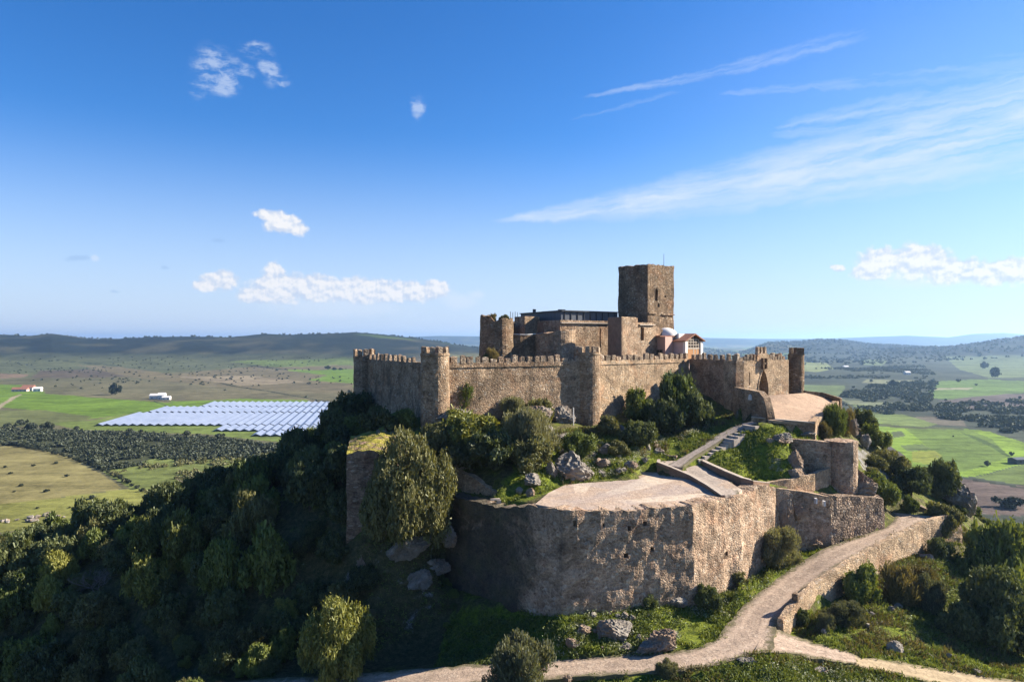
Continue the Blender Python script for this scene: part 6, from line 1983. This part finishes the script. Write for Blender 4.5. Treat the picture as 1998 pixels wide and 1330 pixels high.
w = bpy.data.worlds.new("World")
bpy.context.scene.world = w
w.use_nodes = True
nt = w.node_tree
nt.nodes.clear()
g = N(nt)
SKY_S = 0.07
sky = nt.nodes.new('ShaderNodeTexSky')
sky.sky_type = 'NISHITA'; sky.sun_disc = False
sky.sun_elevation = SUN_EL
sky.sun_rotation = math.pi / 2 - SUN_AZ       # measured from +Y towards +X
sky.altitude = 300; sky.air_density = 1.0; sky.dust_density = 0.3; sky.ozone_density = 4.0
hs = g.n('ShaderNodeHueSaturation', {'Color': sky.outputs[0], 'Saturation': 1.26, 'Value': 1.0})
skyc = g.mix(1.0, g.n('ShaderNodeGamma', {0: hs.outputs[0], 1: 1.1}).outputs[0], (0.66, 0.70, 0.80, 1), 'MULTIPLY')
d = g.vm('NORMALIZE', g.n('ShaderNodeTexCoord').outputs['Generated'])
sx = g.n('ShaderNodeSeparateXYZ', {0: d})
azm = g.m('ARCTAN2', sx.outputs[0], sx.outputs[1])
ele = g.m('ARCSINE', sx.outputs[2])
uv = g.n('ShaderNodeCombineXYZ', {0: azm, 1: ele}).outputs[0]
# the pale band over the horizon
skyc = g.mix(g.smooth(ele, 0.29, -0.03, 0.0, 0.88), skyc, tuple((0.365 / SKY_S) * x for x in (0.64, 0.74, 0.95)))


def AE(px, py):
    """direction of a cloud: azimuth, elevation"""
    a = math.atan2(px - CX, F)
    return a, math.atan2(CY - py, math.hypot(F, px - CX))


nA = g.n('ShaderNodeTexNoise', {'Vector': uv, 'Scale': 26.0, 'Detail': 7, 'Roughness': 0.62}).outputs['Fac']
nB = g.n('ShaderNodeTexNoise', {'Vector': uv, 'Scale': 62.0, 'Detail': 7, 'Roughness': 0.6}).outputs['Fac']
wob = g.n('ShaderNodeTexNoise', {'Vector': uv, 'Scale': 40.0, 'Detail': 5, 'Roughness': 0.6}).outputs['Color']
uvw = g.vm('ADD', uv, g.vm('SCALE', g.vm('SUBTRACT', wob, (0.5, 0.5, 0.5)), sc=0.014))


def puff(px, py, wpx, hpx, flatb=1.0):
    """soft ellipse 1 in the middle, 0 at the rim"""
    a, e = AE(px, py)
    k = math.cos(a) / F
    q = g.vm('SUBTRACT', uvw, (a, e, 0))
    q = g.vm('DIVIDE', q, (max(wpx * k * math.cos(a), 1e-4), max(hpx * k, 1e-4), 1))
    l = g.vm('LENGTH', q)
    return g.m('SUBTRACT', 1.0, l)


def union(lst):
    r = lst[0]
    for q in lst[1:]: r = g.m('SMOOTH_MAX', r, q, 0.25)
    return r


cum = union([puff(550, 436, 46, 26), puff(528, 420, 34, 16), puff(578, 446, 30, 18),
             puff(430, 546, 44, 20), puff(405, 556, 30, 14),
             puff(548, 562, 80, 38), puff(620, 562, 86, 32), puff(700, 566, 110, 32), puff(790, 568, 100, 26), puff(850, 562, 34, 24), puff(496, 576, 44, 20), puff(535, 530, 24, 26),
             puff(1725, 512, 72, 36), puff(1790, 508, 76, 40), puff(1860, 528, 90, 30), puff(1960, 530, 120, 32), puff(1700, 528, 50, 24), puff(1632, 524, 18, 9)])
cm = g.smooth(g.m('ADD', cum, g.m('MULTIPLY', g.m('SUBTRACT', nB, 0.5), 1.1)), 0.02, 0.42)
soft = union([puff(900, 588, 50, 22), puff(930, 575, 24, 16), puff(715, 605, 60, 14), puff(660, 600, 190, 26), puff(186, 504, 10, 9), puff(1850, 545, 200, 18)])
sm = g.m('MULTIPLY', g.smooth(g.m('ADD', soft, g.m('MULTIPLY', g.m('SUBTRACT', nA, 0.5), 1.2)), 0.0, 0.7), 0.45)
# small grey patches in the sky
gpuff = union([puff(150, 505, 36, 8), puff(425, 469, 20, 5), puff(222, 568, 14, 5), puff(320, 520, 12, 5)])
gm = g.m('MULTIPLY', g.smooth(g.m('ADD', gpuff, g.m('MULTIPLY', g.m('SUBTRACT', nA, 0.5), 0.8)), 0.1, 0.7), 0.35)


def streak(p0, p1, w0, w1, along=2.2, across=75.0, seed=0.0, lo=0.22, hi=0.66, asym=0.5):
    """long thin ice cloud from p0 to p1 widening from w0 to w1 (px)"""
    (a0, e0), (a1, e1) = AE(*p0), AE(*p1)
    L = math.hypot(a1 - a0, e1 - e0)
    t = ((a1 - a0) / L, (e1 - e0) / L, 0); nrm = (-t[1], t[0], 0)
    q = g.vm('SUBTRACT', uvw, (a0, e0, 0))
    s = g.m('DIVIDE', g.vm('DOT_PRODUCT', q, t), L)
    c = g.vm('DOT_PRODUCT', q, nrm)
    k = 1 / F
    width = g.m('ADD', w0 * k, g.m('MULTIPLY', s, (w1 - w0) * k))
    r = g.m('DIVIDE', c, g.m('MAXIMUM', width, 0.0008))
    body = g.smooth(g.m('ABSOLUTE', g.m('ADD', r, -0.15)), 1.0, 0.15)
    ends = g.m('MULTIPLY', g.smooth(s, -0.02, 0.06), g.smooth(s, 1.12, 0.8))
    v = g.n('ShaderNodeCombineXYZ', {0: g.m('MULTIPLY', s, along * L * 4), 1: g.m('MULTIPLY', c, across), 2: seed}).outputs[0]
    n = g.n('ShaderNodeTexNoise', {'Vector': v, 'Scale': 1.0, 'Detail': 7, 'Roughness': 0.62, 'Distortion': 0.4}).outputs['Fac']
    return g.m('MULTIPLY', g.m('MULTIPLY', body, ends), g.smooth(n, lo, hi))


st = [(streak((970, 432), (2500, 150), 5, 165, seed=1.0, lo=0.12, hi=0.75), 0.9), (streak((1100, 408), (1700, 320), 6, 26, seed=9.0, lo=0.2, hi=0.7), 0.45), (streak((1140, 190), (1690, 72), 4, 26, seed=2.0, lo=0.25, hi=0.85), 0.6), (streak((1110, 235), (1330, 178), 2, 10, seed=3.0, lo=0.3, hi=0.85), 0.3),
      (streak((1400, 185), (2060, 120), 6, 40, seed=4.0), 0.30), (streak((1500, 260), (2100, 160), 20, 80, seed=5.0), 0.45), (streak((1650, 335), (2100, 275), 8, 30, seed=6.0), 0.4)]
ci = g.m('MULTIPLY', st[0][0], st[0][1])
for a_, b_ in st[1:]: ci = g.m('MAXIMUM', ci, g.m('MULTIPLY', a_, b_))
veil = g.m('MULTIPLY', g.m('MULTIPLY', g.smooth(azm, 0.05, 0.6), g.smooth(ele, 0.03, 0.2)), g.m('MULTIPLY', g.smooth(ele, 0.5, 0.25), 0.16))
ci = g.m('MAXIMUM', ci, veil)
wisp = union([puff(500, 100, 34, 16), puff(525, 135, 22, 30), puff(548, 158, 26, 9), puff(420, 135, 50, 44), puff(440, 165, 34, 22), puff(480, 145, 24, 16), puff(385, 175, 20, 20), puff(816, 208, 14, 24)])
nW = g.n('ShaderNodeTexNoise', {'Vector': g.vm('MULTIPLY', g.vm('ADD', uvw, g.vm('MULTIPLY', uvw, (0.0, 0.6, 0.0))), (0.8, 1.2, 1.0)), 'Scale': 34.0, 'Detail': 9, 'Roughness': 0.66, 'Distortion': 0.15}).outputs['Fac']
wm = g.m('MULTIPLY', g.smooth(g.m('MULTIPLY', g.smooth(wisp, -0.35, 0.6), g.smooth(nW, 0.34, 0.74)), 0.0, 0.8), 0.5)
K = 0.365 / SKY_S
# brightness inside the cumulus: paler crowns, bluish bases
nB2 = g.n('ShaderNodeTexNoise', {'Vector': g.vm('ADD', uv, (0.0028, 0.0045, 0)), 'Scale': 62.0, 'Detail': 7, 'Roughness': 0.6}).outputs['Fac']
cc = g.smooth(g.m('ADD', g.m('MULTIPLY', g.m('SUBTRACT', nB, nB2), 2.6), g.m('ADD', 0.42, g.m('MULTIPLY', cum, 0.45))), 0.25, 0.95)
ccol = g.mix(cc, tuple(K * x for x in (0.62, 0.71, 0.87)), tuple(K * x for x in (0.93, 0.93, 0.95)))
c = g.mix(ci, skyc, tuple(K * x for x in (0.72, 0.82, 0.97)))
c = g.mix(wm, c, tuple(K * x for x in (0.72, 0.82, 0.97)))
c = g.mix(gm, c, tuple(K * x for x in (0.28, 0.45, 0.75)))
c = g.mix(sm, c, tuple(K * x for x in (0.78, 0.85, 0.96)))
c = g.mix(cm, c, ccol)
bg = nt.nodes.new('ShaderNodeBackground'); bg.inputs['Strength'].default_value = SKY_S
nt.links.new(c, bg.inputs['Color'])
wo = nt.nodes.new('ShaderNodeOutputWorld'); nt.links.new(bg.outputs[0], wo.inputs[0])

sl_ = bpy.data.lights.new('sun', 'SUN'); sl_.energy = 5.0; sl_.angle = math.radians(0.5); sl_.color = (1.0, 0.91, 0.78)
so = bpy.data.objects.new('sun', sl_); C.objects.link(so)
sd = Vector((math.cos(SUN_EL) * math.cos(SUN_AZ), math.cos(SUN_EL) * math.sin(SUN_AZ), math.sin(SUN_EL)))
so.rotation_euler = sd.to_track_quat('Z', 'Y').to_euler(); so.location = sd * 100

cam = bpy.data.cameras.new('camera'); cam.sensor_width = 36.0; cam.lens = 36.0 * F / 1998.0
cam.clip_start = 0.5; cam.clip_end = 60000
co = bpy.data.objects.new('camera', cam); C.objects.link(co)
co.rotation_euler = (math.radians(90), 0, 0)
bpy.context.scene.camera = co
sc = bpy.context.scene
sc.view_settings.view_transform = 'Standard'; sc.view_settings.look = 'None'
sc.view_settings.exposure = 1.5; sc.view_settings.gamma = 1.0
sc.cycles.max_bounces = 6; sc.cycles.diffuse_bounces = 3; sc.cycles.transmission_bounces = 3; sc.cycles.volume_bounces = 1
